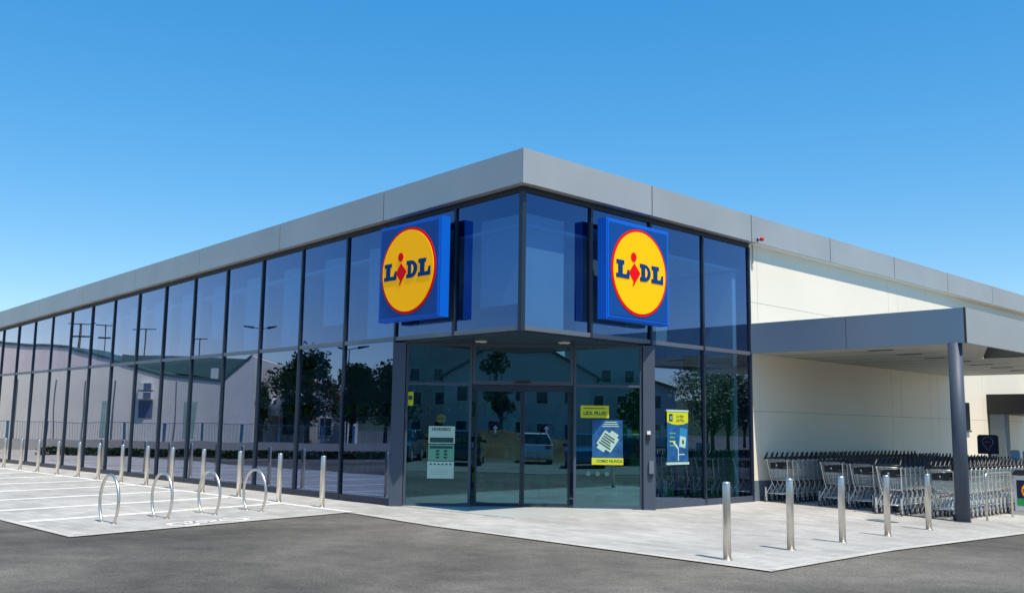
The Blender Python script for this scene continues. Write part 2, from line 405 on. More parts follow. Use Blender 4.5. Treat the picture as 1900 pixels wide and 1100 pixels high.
for i in range(4):                                    # right facade bays
    y0, y1 = i*WR, (i+1)*WR
    low = i >= 2; fr = MB(); zt = ZB-.10
    fr.box((-.07, y1-mw, 0 if i >= 1 else ZT-.05), (.045, y1+mw, zt), 'frame')
    fr.box((-.06, y0+mw, ZT-.045), (.035, y1-mw, ZT+.04), 'transom')
    if low: fr.box((-.06, y0+mw, 0), (.04, y1-mw, .13), 'post')
    w_ = fr.build('window', store)
    pane([(0, y0+mw, ZT+.04), (0, y1-mw, ZT+.04), (0, y1-mw, zt+.02), (0, y0+mw, zt+.02)], 'glassup', w_, (-1, 0, 0))
    if low: pane([(0.004, y0+mw, .13), (0.004, y1-mw, .13), (0.004, y1-mw, ZT-.045), (0.004, y0+mw, ZT-.045)], 'glass', w_, (-1, 0, 0))
MB().box((-.045, -.048, ZT-.06), (.046, .05, ZB-.1), 'frame').build('corner_post', store)
# underside of the overhanging corner + lights
A = (-3.66, 0); Bq = (0, 3.74)
MB().prism([(-3.68, .06, ZT-.09), (-.06, .06, ZT-.09), (-.06, 3.70, ZT-.09), (-.06, 3.9, ZT-.09), (-3.9, .06, ZT-.09)], (0, 0, .05), 'frame').build('corner_soffit', store)
for x, y in ((-1.9, .75), (-.75, 1.95)):
    l = MB(); l.disc((x, y, ZT-.115), (0, 0, 1), .12, .03, 'fixture', 20); l.disc((x, y, ZT-.118), (0, 0, 1), .085, .01, 'lamp', 20)
    l.build('soffit_light', store)

# ---- entrance screen on the diagonal
eo = empty('entrance_screen', (-3.60, 0.0, 0)); eo.rotation_euler.z = R(45.3); eo.parent = store
EL = math.hypot(3.66, 3.72)     # local x along the diagonal, -y towards the yard
def ex(px):                     # pixel column of the photograph -> local x on the screen
    return {748: .18, 872: 1.54, 965: 2.55, 1060: 3.62, 1192: 5.01}[px]
ZH = ZT-.09
posts = [(-.10, .16), (5.03, 5.27)]
for a, bb in posts:
    MB().box((a, -.10, 0), (bb, .12, ZH), 'post').build('post', eo)
def wframe(x0, x1, z0, z1, t=.05, y=0, m='post', name='window', glass='glass2', bars=()):
    f = MB(); f.box((x0, y-.04, z0), (x0+t, y+.05, z1), m); f.box((x1-t, y-.04, z0), (x1, y+.05, z1), m)
    f.box((x0+t, y-.038, z0), (x1-t, y+.048, z0+t*1.3), m); f.box((x0+t, y-.038, z1-t), (x1-t, y+.048, z1), m)
    for z in bars: f.box((x0+t, y-.036, z-.025), (x1-t, y+.046, z+.025), m)
    o = f.build(name, eo)
    zs = [z0+t*1.3]+[q for z in bars for q in (z-.025, z+.025)]+[z1-t]
    for k in range(0, len(zs), 2):
        pane([(x0+t, y, zs[k]), (x1-t, y, zs[k]), (x1-t, y, zs[k+1]), (x0+t, y, zs[k+1])], glass, o, (0, 1, 0))
    return o
wframe(.17, 1.53, 0.0, ZH, bars=(2.47,))
wframe(3.62, 5.02, 0.0, ZH, bars=(2.47,))
wframe(1.54, 3.61, 2.47, ZH, t=.06, y=.0)
for a, bb in ((1.60, 2.57), (2.58, 3.55)):
    d = wframe(a, bb, .02, 2.44, t=.045, y=.16, name='sliding_door', m='frame')
MB().box((1.56, .03, 2.34), (3.59, .28, 2.462), 'frame').build('door_operator', eo)
s_b = MB(); s_b.box((2.42, -.09, 2.50), (2.72, -.042, 2.56), 'darkb'); s_b.build('door_sensor', eo)
MB().box((1.54, -.02, 0.002), (3.61, .26, .014), 'steel').build('door_threshold', eo)
k_ = MB(); k_.box((5.10, -.150, 1.50), (5.17, -.102, 1.57), 'ivory'); k_.box((5.09, -.14, 1.38), (5.16, -.102, 1.497), 'darkb'); k_.build('intercom', eo)
k_ = MB(); k_.box((5.14, -.155, .72), (5.23, -.102, .98), 'plinth'); k_.box((5.15, -.150, .66), (5.22, -.104, .718), 'dark'); k_.build('post_box', eo)

# ---- white side wall with grooves (panels butt over a dark backing)
ys = [7.54, 7.90, 14.9, 15.5, 17.5, 18.1, 21.7, 28, 34, 40, 46, 52]
zs = [.46, 2.06, 4.62, ZB+.02]
wl = MB()
for a, bb in zip(ys[:-1], ys[1:]):
    for c, d in zip(zs[:-1], zs[1:]):
        wl.box((-.18, a+.005, c+.004), (.0, bb-.005, d-.004), 'white')
wl.build('side_wall', store)
MB().box((-.2, 7.545, .02), (-.012, 52, ZB), 'plinth').build('wall_joint_backing', store)
MB().box((-.15, 7.543, -.2), (.006, 52, .455), 'plinth').build('plinth', store)
MB().box((-L*-1, 51.8, 0), (-.2, 52, 5.6), 'white').build('rear_wall', store)
MB().box((L, .1, 0), (L+.2, 51.8, 5.0), 'white').build('end_wall', store)
# siren, small conduit
si = MB(); si.disc((.207, 7.62, 6.09), (1, 0, 0), .035, .05, 'signtext', 16); si.disc((.257, 7.62, 6.09), (1, 0, 0), .04, .03, 'ivory', 16)
si.disc((.287, 7.62, 6.09), (1, 0, 0), .05, .08, 'red', 16, .03)
so_ = si.build('alarm_siren'); tag(so_, 'small red and blue alarm siren on the silver roof band above the white wall', 'siren')
MB().tube([(.02, 7.7, 6.0), (.02, 7.7, 5.55)], .012, 'concrete').build('conduit', store)
# dark wall window and loading dock
d = MB(); d.box((.004, 19.6, 1.72), (.07, 20.35, 2.60), 'dark'); d.box((.004, 19.55, 1.66), (.09, 20.4, 1.715), 'post'); d.build('side_window', store)
dk = empty('loading_porch', (0, 22, 0)); tag(dk, 'black loading porch on a grey pillar at the far end of the white wall', 'porch')
MB().box((0.01, 0, 2.27), (3.2, 3.5, 2.93), 'dark').build('porch_box', dk)
MB().box((0.06, .05, -.15), (.52, .5, 2.267), 'plinth').build('pillar', dk)

# ---- interior
MB().box((L+.2, .08, -.10), (-.2, 30, .012), 'tile').build('shop_floor', store)
MB().add([(-3.6, .1, .016), (-.1, 3.7, .016), (-.1, 7.5, .016), (-3.6, 7.5, .016)], [(0,1,2,3)], 'tile').build('lobby_floor', store)
MB().hexa([(-.3,.3,5.35),(L+.3,.3,5.35+S*L),(L+.3,30,5.35+S*L),(-.3,30,5.35)], [(-.3,.3,5.42),(L+.3,.3,5.42+S*L),(L+.3,30,5.42+S*L),(-.3,30,5.42)], 'ceil').build('ceiling', store)
MB().box((L+.3, 13.5, .02), (-.3, 13.7, 5.34+S*L), 'inwall').build('back_wall', store)
MB().box((-5.2, 7.2, .02), (-.25, 7.35, 5.3), 'inwall').build('lobby_wall', store)
MB().box((-4.5, 7.12, .02), (-.3, 7.19, 2.9), 'green').build('green_partition', store)
MB().box((-.95, 6.2, .02), (-.7, 6.45, 3.3), 'green_dark').build('green_column', store)
for i in range(2, NB, 2):
    x = -i*W-.5
    MB().box((x-.12, .9, .02), (x+.12, 1.15, 5.33+S*x), 'incol').build('column', store)
MB().box((-1.3, .8, ZT), (-1.0, 1.1, 5.33), 'incol').build('column', store)
rb = random.Random(12)
for i in range(0, NB):
    x = -i*W-.93; ww = rb.uniform(.50, .62)
    MB().box((x-ww, .34, ZT+(.02 if i % 3 else .5)), (x+ww, .36, 5.62+S*x), 'blind').build('blind', store)
for i in range(0, 2):
    y = i*WR+.93
    MB().box((-.36, y-.52, ZT+.02), (-.34, y+.55, 5.62), 'blind').build('blind', store)
MB().box((-.9, 5.1, ZT+.1), (-.88, 5.5, 5.0), 'blind').build('blind', store)
# stock and counters just inside the lobby
rnd = random.Random(77)
def stand(x, y, w_, d_, h, rz, cols, label):
    r = empty('display_stand', (x, y, .02), rz); tag(r, label, 'display stand')
    q = MB(); q.box((-w_/2, -d_/2, 0), (w_/2, d_/2, .12), 'incol')
    for sx in (-1, 1): q.box((sx*w_/2-.02, -d_/2, .12), (sx*w_/2+.02, d_/2, h), 'incol')
    for k in range(3): q.box((-w_/2+.02, -d_/2, .12+k*(h-.15)/2), (w_/2-.02, d_/2, .15+k*(h-.15)/2), 'incol')
    q.build('rack', r); q = MB()
    for k in range(3):
        x0 = -w_/2+.05
        while x0 < w_/2-.12:
            ww = rnd.uniform(.08, .16); hh = rnd.uniform(.15, .36)
            q.box((x0, -d_/2+.03, .155+k*(h-.15)/2), (x0+ww-.01, d_/2-.06, .155+k*(h-.15)/2+hh), rnd.choice(cols)); x0 += ww
    tag(q.build('goods', r), kind='stuff')
stand(-3.3, 3.3, 1.6, .5, 1.5, R(45), ['red', 'brick', 'yellow', 'green', 'ivory', 'red'], 'low shelf of red and yellow goods behind the left entrance glass')
stand(-1.3, 4.9, 1.8, .5, 1.4, R(45), ['green', 'papergreen', 'yellow', 'ivory', 'blueposter'], 'low shelf of green goods behind the right entrance glass')
stand(-4.9, 5.2, 1.8, .5, 1.9, R(30), ['shelfblue', 'blueposter', 'ivory', 'red', 'brick'], 'tall shelf of blue packages deep inside the lobby')
for i in range(7):
    stand(-7.5-i*4.2, 5.5, 3.2, .6, 1.9, 0, ['shelfblue', 'ivory', 'red', 'green', 'yellow', 'brick'], '%s grocery shelf inside the left glass wall, counted from the entrance' % ORD[i])

# ------------------------------------------------------------------ trolley canopy
can = empty('trolley_canopy', (0, 7.5, 0)); tag(can, 'flat grey trolley canopy with round column attached to the white wall', 'canopy')
CX = 4.92; C0, C1 = 3.39, 4.09; CL = 11.6
def cbox(a, b, m, name): return MB().box(a, b, m).build(name, can)
cbox((.012, 0, C0), (2.40, .06, C1), 'fascia_shaded', 'edge_panel'); cbox((2.412, 0, C0), (CX-.03, .06, C1), 'fascia_shaded', 'edge_panel')  # front edge coloured darker than the sunlit side edge to carry its shade
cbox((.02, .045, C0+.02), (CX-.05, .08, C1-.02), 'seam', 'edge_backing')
cbox((CX-.027, .004, C0-.004), (CX-.002, .05, C1+.004), 'seam', 'corner_trim')
yy = .052
while yy < CL:
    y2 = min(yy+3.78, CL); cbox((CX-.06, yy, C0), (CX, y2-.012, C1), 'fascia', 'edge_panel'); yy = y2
cbox((.02, .08, C1-.12), (CX-.08, CL-.02, C1-.04), 'fascia_shaded', 'deck')
# soffit with the notch by the road side
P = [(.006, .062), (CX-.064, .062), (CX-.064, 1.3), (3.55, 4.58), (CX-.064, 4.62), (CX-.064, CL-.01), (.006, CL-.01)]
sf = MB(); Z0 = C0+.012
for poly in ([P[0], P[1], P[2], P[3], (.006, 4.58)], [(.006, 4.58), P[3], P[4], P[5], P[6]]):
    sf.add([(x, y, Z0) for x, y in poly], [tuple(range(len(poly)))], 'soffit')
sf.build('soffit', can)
cbox((3.55, 4.64, Z0+.004), (CX-.066, 4.70, C1-.13), 'fascia', 'notch_edge')
sj = MB()
for yj in [1.1*i for i in range(1, 11)]: sj.box((.01, yj, Z0-.004), (3.5, yj+.012, Z0-.001), 'plinth')
sj.build('soffit_joint', can)
for x, y in [(2.75, .9+1.45*i) for i in range(7)]:
    MB().box((x-.28, y-.05, Z0-.012), (x+.28, y+.05, Z0-.002), 'post').build('soffit_grille', can)
cc = MB(); cc.disc((4.66, .10, -.15), (0, 0, 1), .135, C0+.15+.01, 'post', 32); cc.disc((4.66, .10, gz(4.66, 7.6)+.001), (0, 0, 1), .15, .012, 'post', 32); cc.build('column', can)
cc = MB(); cc.disc((4.66, 10.8, -.15), (0, 0, 1), .135, C0+.15+.01, 'post', 32); cc.build('column', can)

# ------------------------------------------------------------------ round logo signs
def logo(parent, r, T, frame='sign'):
    """disc in local XZ plane, facing -Y; T places it"""
    def P2(pts, y): return [T @ Vector((x*r, y, z*r)) for x, z in pts]
    def poly(b, pts, y0, th, m): b.prism(P2(pts, y0), T.to_3x3() @ Vector((0, -th, 0)), m)
    circ = lambda rr, n=64: [(rr*math.cos(2*math.pi*i/n), rr*math.sin(2*math.pi*i/n)) for i in range(n)]
    k = .01*r/.875
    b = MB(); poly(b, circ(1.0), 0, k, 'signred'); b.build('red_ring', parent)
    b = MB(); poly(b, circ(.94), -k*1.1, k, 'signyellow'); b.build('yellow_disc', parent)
    y = -2.3*k
    Lp = lambda x, s, w: [(x, -.17*s), (x+w, -.17*s), (x+w, .02*s), (x+w-.055, .02*s), (x+w-.10, -.085*s), (x+.225, -.085*s), (x+.225, .115*s), (x+.28, .115*s), (x+.28, .20*s), (x+.01, .20*s), (x+.01, .115*s), (x+.07, .115*s), (x+.07, -.085*s), (x, -.085*s)]
    b = MB(); poly(b, Lp(-.86, 1.08, .46), y, k, 'signtext'); b.build('letter', parent)
    b = MB(); poly(b, Lp(.40, 1.08, .44), y, k, 'signtext'); b.build('letter', parent)
    # D with counter
    n = 14; out = [(-.02, -.185), (.13, -.185)]; out += [(.13+.24*math.sin(math.pi*i/n), -.0+.0-.185+.40*(1-math.cos(math.pi*i/n))/2) for i in range(1, n)]; out += [(.13, .215), (-.02, .215), (-.02, .125), (.03, .125), (.03, -.095), (-.02, -.095)]
    b = MB()
    inn = [(.165, -.09)]+[(.165+.075*math.sin(math.pi*i/8), -.09+.21*(1-math.cos(math.pi*i/8))/2) for i in range(1, 8)]+[(.165, .12)]
    poly(b, out, y, k, 'signtext'); b.build('letter', parent)
    b = MB(); poly(b, inn, y-k*1.05, k*.3, 'signyellow'); b.build('letter_counter', parent)
    # i: dot + tilted diamond with tail
    b = MB(); cx = -.225
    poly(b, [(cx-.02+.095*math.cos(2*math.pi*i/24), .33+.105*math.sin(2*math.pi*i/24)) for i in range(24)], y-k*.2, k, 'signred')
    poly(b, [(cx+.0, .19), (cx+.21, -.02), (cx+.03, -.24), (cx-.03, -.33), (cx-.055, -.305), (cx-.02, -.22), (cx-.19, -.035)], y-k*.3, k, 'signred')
    b.build('letter', parent)

def big_sign(name, T, label):
    r = empty(name, T.translation); tag(r, label, 'sign', 'square logo signs on the glass corner')
    I = T.to_3x3().to_4x4(); h = .985
    b = MB(); f = lambda a, c, m, bb=b: bb.box(a, c, m, I)
    f((-h, -.22, -h), (h, 0, h), 'signblue2'); b.build('cabinet', r)
    b = MB(); b.box((-h+.035, -.236, -h+.035), (h-.035, -.2205, h-.035), 'signblue2', I); b.build('bezel', r)
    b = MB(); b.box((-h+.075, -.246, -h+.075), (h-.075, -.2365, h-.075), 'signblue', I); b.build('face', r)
    b = MB()
    for sx in (-.6, .6):
        for sz in (-.7, .7): b.box((sx-.05, .0, sz-.05), (sx+.05, .185, sz+.05), 'darkb', I)
    b.build('bracket', r)
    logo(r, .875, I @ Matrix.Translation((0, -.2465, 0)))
    return r
TL = Matrix.Translation((-2.80, -.19, 4.68))
TR = Matrix.Translation((.19, 2.86, 4.685)) @ Matrix.Rotation(R(90), 4, 'Z')
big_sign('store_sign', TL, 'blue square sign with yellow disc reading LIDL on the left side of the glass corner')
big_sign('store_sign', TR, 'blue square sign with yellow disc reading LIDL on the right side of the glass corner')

# ------------------------------------------------------------------ posters in the entrance and banner
def text(s, size, mtl, T, parent, name='lettering', bold=0.0):
    cu = bpy.data.curves.new(name, 'FONT'); cu.body = s; cu.size = size; cu.align_x = 'CENTER'; cu.align_y = 'CENTER'; cu.extrude = .0008; cu.offset = bold
    o = bpy.data.objects.new(name, cu); dg = bpy.context.evaluated_depsgraph_get()
    COL.objects.link(o); dg.update(); me = bpy.data.meshes.new_from_object(o.evaluated_get(dg)); bpy.data.objects.remove(o)
    me.materials.clear(); me.materials.append(M[mtl]); me.name = name
    for v in me.vertices: v.co = T @ v.co
    o = bpy.data.objects.new(name, me); COL.objects.link(o); o.parent = parent; return o
ST = Matrix.Translation((-3.60, 0, 0)) @ Matrix.Rotation(R(45.3), 4, 'Z')
def on_screen(name, lx, y, z, label, cat='poster'):
    r = empty(name, ST @ Vector((lx, y, z)), R(45.3)); tag(r, label, cat); return r
def pb(r, name, a, bb, m, y0=0, th=.003):
    return MB().box((a[0], y0-th, a[1]), (bb[0], y0, bb[1]), m).build(name, r)
TX = Matrix.Rotation(R(90), 4, 'X')
# left notice sheets
r = on_screen('notice_board', .92, -.012, .56, 'three pale green notice sheets stacked on the left entrance glass', 'notice')
pb(r, 'sheet', (-.27, 0), (.27, .34), 'paper'); pb(r, 'sheet', (-.26, .355), (.27, .68), 'papergreen'); pb(r, 'sheet', (-.26, .70), (.28, 1.05), 'paper')
pb(r, 'print_band', (-.23, .72), (.25, .82), 'ink', -.004); pb(r, 'print_band', (-.23, .60), (.24, .65), 'ink', -.004)
text('HORARIO', .085, 'ink', Matrix.Translation((0, -.006, .985)) @ TX, r, bold=.002)
pr = MB()
for i in range(3):
    for j in range(2): pr.box((-.10+j*.16, -.006, .40+i*.065), (-.03+j*.16, -.0035, .44+i*.065), 'ink')
for i in range(6): pr.box((-.22+i*.08, -.006, .27), (-.18+i*.08, -.0035, .30), 'ink')
for i in range(3): pr.box((-.2, -.006, .08+i*.045), (.15, -.0035, .086+i*.045), 'papergreen')
pr.build('print', r)
r = on_screen('window_poster', .95, .03, 1.50, 'small dark blue poster with round yellow logo behind the left entrance glass')
pb(r, 'sheet', (-.26, 0), (.42, .42), 'navy'); logo(r, .10, Matrix.Translation((-.04, -.004, .26)))
r = on_screen('window_sticker', .26, -.01, 2.02, 'small yellow sticker at the upper left of the entrance glass', 'sticker')
pb(r, 'sheet', (-.05, 0), (.07, .28), 'yellow'); pb(r, 'print', (-.03, .12), (.05, .20), 'ink', -.004)
# right posters
r = on_screen('promotion_poster', 4.30, -.012, .88, 'blue poster with tilted pale ticket and yellow strip behind the right entrance glass')
pb(r, 'sheet', (-.30, .14), (.32, .90), 'blueposter'); pb(r, 'yellow_strip', (-.31, 0), (.33, .138), 'yellow', -.003)
text('COMO NUNCA', .075, 'ink', Matrix.Translation((.05, -.007, .072)) @ TX, r, bold=.002)
q = MB(); I = Matrix.Rotation(R(33), 4, 'Y'); q.box((-.17, -.006, -.17), (.17, -.0035, .15), 'paper', Matrix.Translation((.02, 0, .48)) @ I); q.box((-.05, -.0063, .151), (.12, -.0035, .22), 'paper', Matrix.Translation((.02, 0, .48)) @ I)
q.box((-.12, -.0063, -.24), (.05, -.0035, -.171), 'paper', Matrix.Translation((.02, 0, .48)) @ I)
for i in range(5): q.box((-.14+.01*(i % 2), -.009, -.13+i*.052), (.13-.03*(i % 3), -.0065, -.105+i*.052), 'ink', Matrix.Translation((.02, 0, .48)) @ I)
q.build('ticket', r)
for i in range(3): pb(r, 'price_line', (-.1+.03*i, .765+i*.042), (.24-.02*i, .783+i*.042), 'paper', -.004)
r = on_screen('yellow_placard', 4.05, -.012, 1.82, 'pale yellow placard reading LIDL PLUS behind the right entrance glass', 'placard')
pb(r, 'sheet', (-.29, 0), (.29, .25), 'yellow'); text('LIDL PLUS!', .10, 'ink', Matrix.Translation((0, -.005, .09)) @ TX, r, bold=.003)
pb(r, 'print_line', (-.22, .185), (.22, .20), 'ink', -.004)
r = on_screen('lower_sticker', 4.18, .05, .33, 'pale rectangular sticker low on the right entrance glass', 'sticker')
pb(r, 'sheet', (-.31, 0), (.31, .2), 'bluegrey'); pb(r, 'print', (-.12, .03), (.28, .16), 'papergreen', -.004)
r = on_screen('round_stickers', 4.10, -.01, .70, 'three dim round stickers in a row on the right entrance glass', 'sticker')
q = MB()
for i in range(3): q.disc((-.18+i*.19, 0, 0), (0, -1, 0), .045, .003, 'dotgreen', 16)
q.build('dots', r)
# door decals
for lx in (2.0, 3.05):
    r = on_screen('door_decal', lx+.02, .145, 1.55, 'faint round arrow decal on the %s sliding door' % ('left' if lx < 2.5 else 'right'), 'decal')
    q = MB(); q.tube([(.14*math.cos(a*math.pi/12), 0, .14*math.sin(a*math.pi/12)) for a in range(24)], .008, 'navy', 4, closed=True); q.box((-.02, -.003, -.07), (.02, 0, .03), 'bluegrey'); q.prism([(-.06, 0, .03), (.06, 0, .03), (0, 0, .10)], (0, -.003, 0), 'bluegrey'); q.build('decal_print', r)
# hanging banner behind right glass
r = empty('hanging_banner', (.022, 4.64, .90), R(90)); tag(r, 'blue hanging banner with yellow header on the right hand glass', 'banner')
pb(r, 'sheet', (-.37, .04), (.37, 1.0), 'blueposter')
MB().box((-.39, -.012, -.02), (.39, .012, .03), 'paper').build('banner_rail', r); MB().box((-.38, -.012, 1.08), (.38, .012, 1.12), 'paper').build('banner_rail', r)
q = MB(); q.prism([(-.37, -.004, .86), (-.2, -.004, .82), (0, -.004, .805), (.2, -.004, .82), (.37, -.004, .86), (.37, -.004, 1.07), (-.37, -.004, 1.07)], (0, -.004, 0), 'yellow'); q.build('header', r)
pb(r, 'header_icon', (-.30, .88), (-.18, 1.03), 'navy', -.009); pb(r, 'header_icon', (-.275, .91), (-.205, .99), 'papergreen', -.013)
text('La App', .09, 'ink', Matrix.Translation((.08, -.011, .99)) @ TX, r); text('Lidl Plus', .085, 'ink', Matrix.Translation((.08, -.011, .90)) @ TX, r)
q = MB()
for i in range(4): q.box((-.28, -.006, .62-i*.085), (-.08-.02*(i % 2), -.0035, .645-i*.085), 'papergreen' if i != 2 else 'yellow')
I = Matrix.Translation((.18, 0, .5)) @ Matrix.Rotation(R(8), 4, 'Y')
q.box((-.13, -.007, -.18), (.12, -.0035, .24), 'skyblue', I); q.box((-.11, -.010, -.16), (.10, -.0075, .06), 'paper', I); q.box((-.03, -.013, -.09), (.04, -.0105, -.01), 'green_dark', I)
q.box((0.0, -.007, .06), (.03, -.0035, .32), 'paper'); q.box((.03, -.007, .18), (.24, -.0035, .2), 'paper')
I = Matrix.Translation((-.07, 0, .38)) @ Matrix.Rotation(R(40), 4, 'Y'); q.box((-.11, -.009, -.025), (.11, -.0035, .025), 'paper', I)
q.build('print', r)

# ------------------------------------------------------------------ bollards
def bollard(h):
    r = empty('steel_bollard')
    b = MB(); b.tube([(0, 0, 0), (0, 0, h-.012), (0, 0, h-.003), (0, 0, h)], [.05, .05, .046, .038], 'steel', 24); b.build('tube', r)
    b = MB(); b.tube([(0, 0, 0), (0, 0, .008), (0, 0, .012)], [.068, .068, .052], 'steel', 24); b.build('base_collar', r)
    b = MB(); b.tube([(0, 0, h-.035), (0, 0, h-.031)], [.0508, .0508], 'plinth', 24, caps=False); b.build('cap_seam', r)
    return r
BR = [(5.32, -1.56), (5.31, -.01), (5.27, 1.53), (5.16, 3.25), (5.02, 5.15)]
BL = [(-4.09, -1.4), (-5.73, -1.39), (-7.52, -1.34), (-9.25, -1.34), (-10.9, -1.34), (-12.35, -1.34), (-13.9, -1.36), (-15.5, -1.36), (-17.0, -1.36), (-18.7, -1.36), (-20.5, -1.34), (-22.2, -1.33), (-24.0, -1.3)]
bp_ = bollard(.96)
for i, (x, y) in enumerate(BR):
    o = bp_ if i == 0 else copy_tree(bp_)
    place(o, (x, y, gz(x, y)))
    tag(o, ['steel bollard nearest the outer corner of the right pavement', 'second steel bollard from the pavement corner, right of the entrance', 'third steel bollard from the pavement corner, in front of the first trolleys',
            'fourth steel bollard from the pavement corner, before the middle trolley row', 'steel bollard closest to the round canopy column'][i], 'bollard', 'steel bollards along the right pavement edge')
bp2 = bollard(1.0)
for i, (x, y) in enumerate(BL):
    o = bp2 if i == 0 else copy_tree(bp2)
    place(o, (x, y, 0))
    tag(o, 'steel bollard of the left glass wall row, %s counted from the entrance' % ORD[i], 'bollard', 'steel bollards before the left glass wall')

# ------------------------------------------------------------------ bicycle hoops
def hoop():
    r = empty('bicycle_hoop'); pts = []
    a0 = -math.asin(.33/.42)
    for i in range(41):
        a = a0+(math.pi-2*a0)*i/40
        pts.append((.345*math.cos(a), 0, .335+.42*math.sin(a)))
    MB().tube(pts, .024, 'steel', 12).build('tube', r)
    for s in (-1, 1):
        MB().disc((s*pts[0][0], 0, 0), (0, 0, 1), .055, .008, 'steel', 16).build('foot_plate', r)
    return r
hp = hoop()
for i, (x, y) in enumerate([(-3.52, -5.79), (-3.86, -4.76), (-4.09, -3.78), (-4.19, -2.82)]):
    o = hp if i == 0 else copy_tree(hp)
    place(o, (x, y, 0), R(2+i*1.5))
    tag(o, ['steel ring bicycle stand nearest the outer paving corner', 'second steel ring bicycle stand from the outer paving corner', 'third steel ring bicycle stand from the outer paving corner',
            'steel ring bicycle stand closest to the entrance'][i], 'bicycle stand', 'ring shaped bicycle stands')

# ------------------------------------------------------------------ shopping trolleys
def trolley():
    r = empty('shopping_trolley')
    # basket: wire cage, handle end at y=0
    rear_t = [(-.25, .06, .96), (.25, .06, .96)]; rear_b = [(-.21, .14, .50), (.21, .14, .50)]
    frt_t = [(-.20, .84, .88), (.20, .84, .88)]; frt_b = [(-.16, .76, .60), (.16, .76, .60)]
    V = lambda p: Vector(p)
    k = MB(); wr = .0035
    def lerp(a, b_, t): return V(a).lerp(V(b_), t)
    for loop in (0, .33, .66, 1.0):
        ring = [lerp(rear_t[0], rear_b[0], loop), lerp(rear_t[1], rear_b[1], loop), lerp(frt_t[1], frt_b[1], loop), lerp(frt_t[0], frt_b[0], loop)]
        k.tube(ring, .008 if loop in (0, 1.0) else wr, 'zinc', 5, closed=True)
    for sx in (0, 1):
        for i in range(1, 10):
            t = i/10; k.tube([lerp(rear_t[sx], frt_t[sx], t), lerp(rear_b[sx], frt_b[sx], t)], wr, 'zinc', 4, caps=False)
    for i in range(0, 9):
        t = i/8
        k.tube([lerp(frt_t[0], frt_t[1], t), lerp(frt_b[0], frt_b[1], t), lerp(rear_b[0], rear_b[1], t)], wr, 'zinc', 4, caps=False)
        k.tube([lerp(rear_b[0], rear_b[1], t), lerp(lerp(rear_t[0], rear_b[0], .45), lerp(rear_t[1], rear_b[1], .45), t)], wr, 'zinc', 4, caps=False)
    for i in range(1, 6):
        t = i/6; k.tube([lerp(rear_b[0], frt_b[0], t), lerp(rear_b[1], frt_b[1], t)], wr, 'zinc', 4, caps=False)
    k.build('basket', r)
    # child seat flap: frame with two dark leg openings and a small plate
    f = MB(); f.tube([(-.20, .045, .93), (.20, .045, .93), (.185, .07, .72), (-.185, .07, .72)], .006, 'zinc', 5, closed=True)
    for x in (-.10, .10): f.box((x-.065, .055, .76), (x+.065, .063, .90), 'dark')
    for i in range(9): f.tube([(-.18+i*.045, .068, .75), (-.16+i*.04, .10, .56)], .003, 'zinc', 4)
    f.build('seat_flap', r)
    MB().disc((0, .05, .84), (0, -1, 0), .018, .006, 'ivory', 12).build('seat_button', r)
    # chassis
    c = MB()
    for s in (-1, 1):
        c.tube([(s*.255, .02, .99), (s*.255, .07, .93), (s*.225, .16, .52), (s*.225, .22, .42), (s*.27, .02, .18)], .012, 'zincd', 8)
        c.tube([(s*.225, .20, .46), (s*.21, .30, .30), (s*.17, .80, .19)], .012, 'zincd', 8)
        c.box((s*.27-.006, -.02, .12), (s*.27+.006, .055, .34), 'caster', None)
    c.tube([(-.265, .03, .20), (.265, .03, .20)], .009, 'zincd', 6); c.tube([(-.17, .80, .19), (.17, .80, .19)], .011, 'zincd', 6)
    c.tube([(-.225, .16, .50), (.225, .16, .50)], .009, 'zincd', 6)
    for x in (-.12, -.04, .04, .12): c.tube([(x, .03, .20), (x*.9, .22, .40)], .005, 'zincd', 4)
    c.build('chassis', r)
    MB().box((-.018, .10, .43), (.018, .12, .45), 'red').build('bumper_clip', r)
    # handle
    h = MB(); h.tube([(-.27, 0, 1.0), (.27, 0, 1.0)], .017, 'darkb', 8)
    for s in (-1, 1): h.tube([(s*.27, -.02, .975), (s*.265, .03, 1.02), (s*.26, .085, 1.10), (s*.26, .115, 1.125)], [.026, .024, .022, .014], 'darkb', 8)
    h.box((-.07, -.02, .985), (.07, .03, 1.03), 'darkb'); h.build('handle', r)
    # wheels
    for x, y in ((-.27, .01), (.27, .01), (-.16, .80), (.16, .80)):
        wb = MB(); wb.disc((x-.016, y, .062), (1, 0, 0), .062, .032, 'rubber', 14); wb.disc((x-.019, y, .062), (1, 0, 0), .032, .038, 'caster', 10)
        wb.box((x-.022, y-.012, .062), (x-.018, y+.02, .17), 'caster'); wb.box((x+.018, y-.012, .062), (x+.022, y+.02, .17), 'caster'); wb.build('caster', r)
    return r
tr = trolley(); tree_k = kids(tr)
ROWS = [(.46, 7.78, 31, 'row beside the white wall'), (1.69, 7.98, 29, 'second row from the white wall'), (2.42, 7.9, 29, 'third row from the white wall'),
        (3.21, 7.5, 31, 'fourth row from the white wall'), (4.22, 7.6, 30, 'outer row behind the round column')]
first = True
for ri, (x, y0, n, nm) in enumerate(ROWS):
    for i in range(n):
        if first: o = tr; first = False
        else:
            o = tr.copy(); COL.objects.link(o)
            for ch in tree_k:
                c = ch.copy(); c.parent = o; COL.objects.link(c)
        y = y0+i*.225
        place(o, (x+random.uniform(-.006, .006), y, gz(x, y)+.002), 0)
        if i == 0: lb = 'wire shopping trolley at the front end of the '+nm
        elif i == n-1: lb = 'wire shopping trolley at the far end of the '+nm
        else: lb = 'wire shopping trolley nested inside the '+nm
        tag(o, lb, 'shopping trolley', 'shopping trolleys nested in the '+nm)

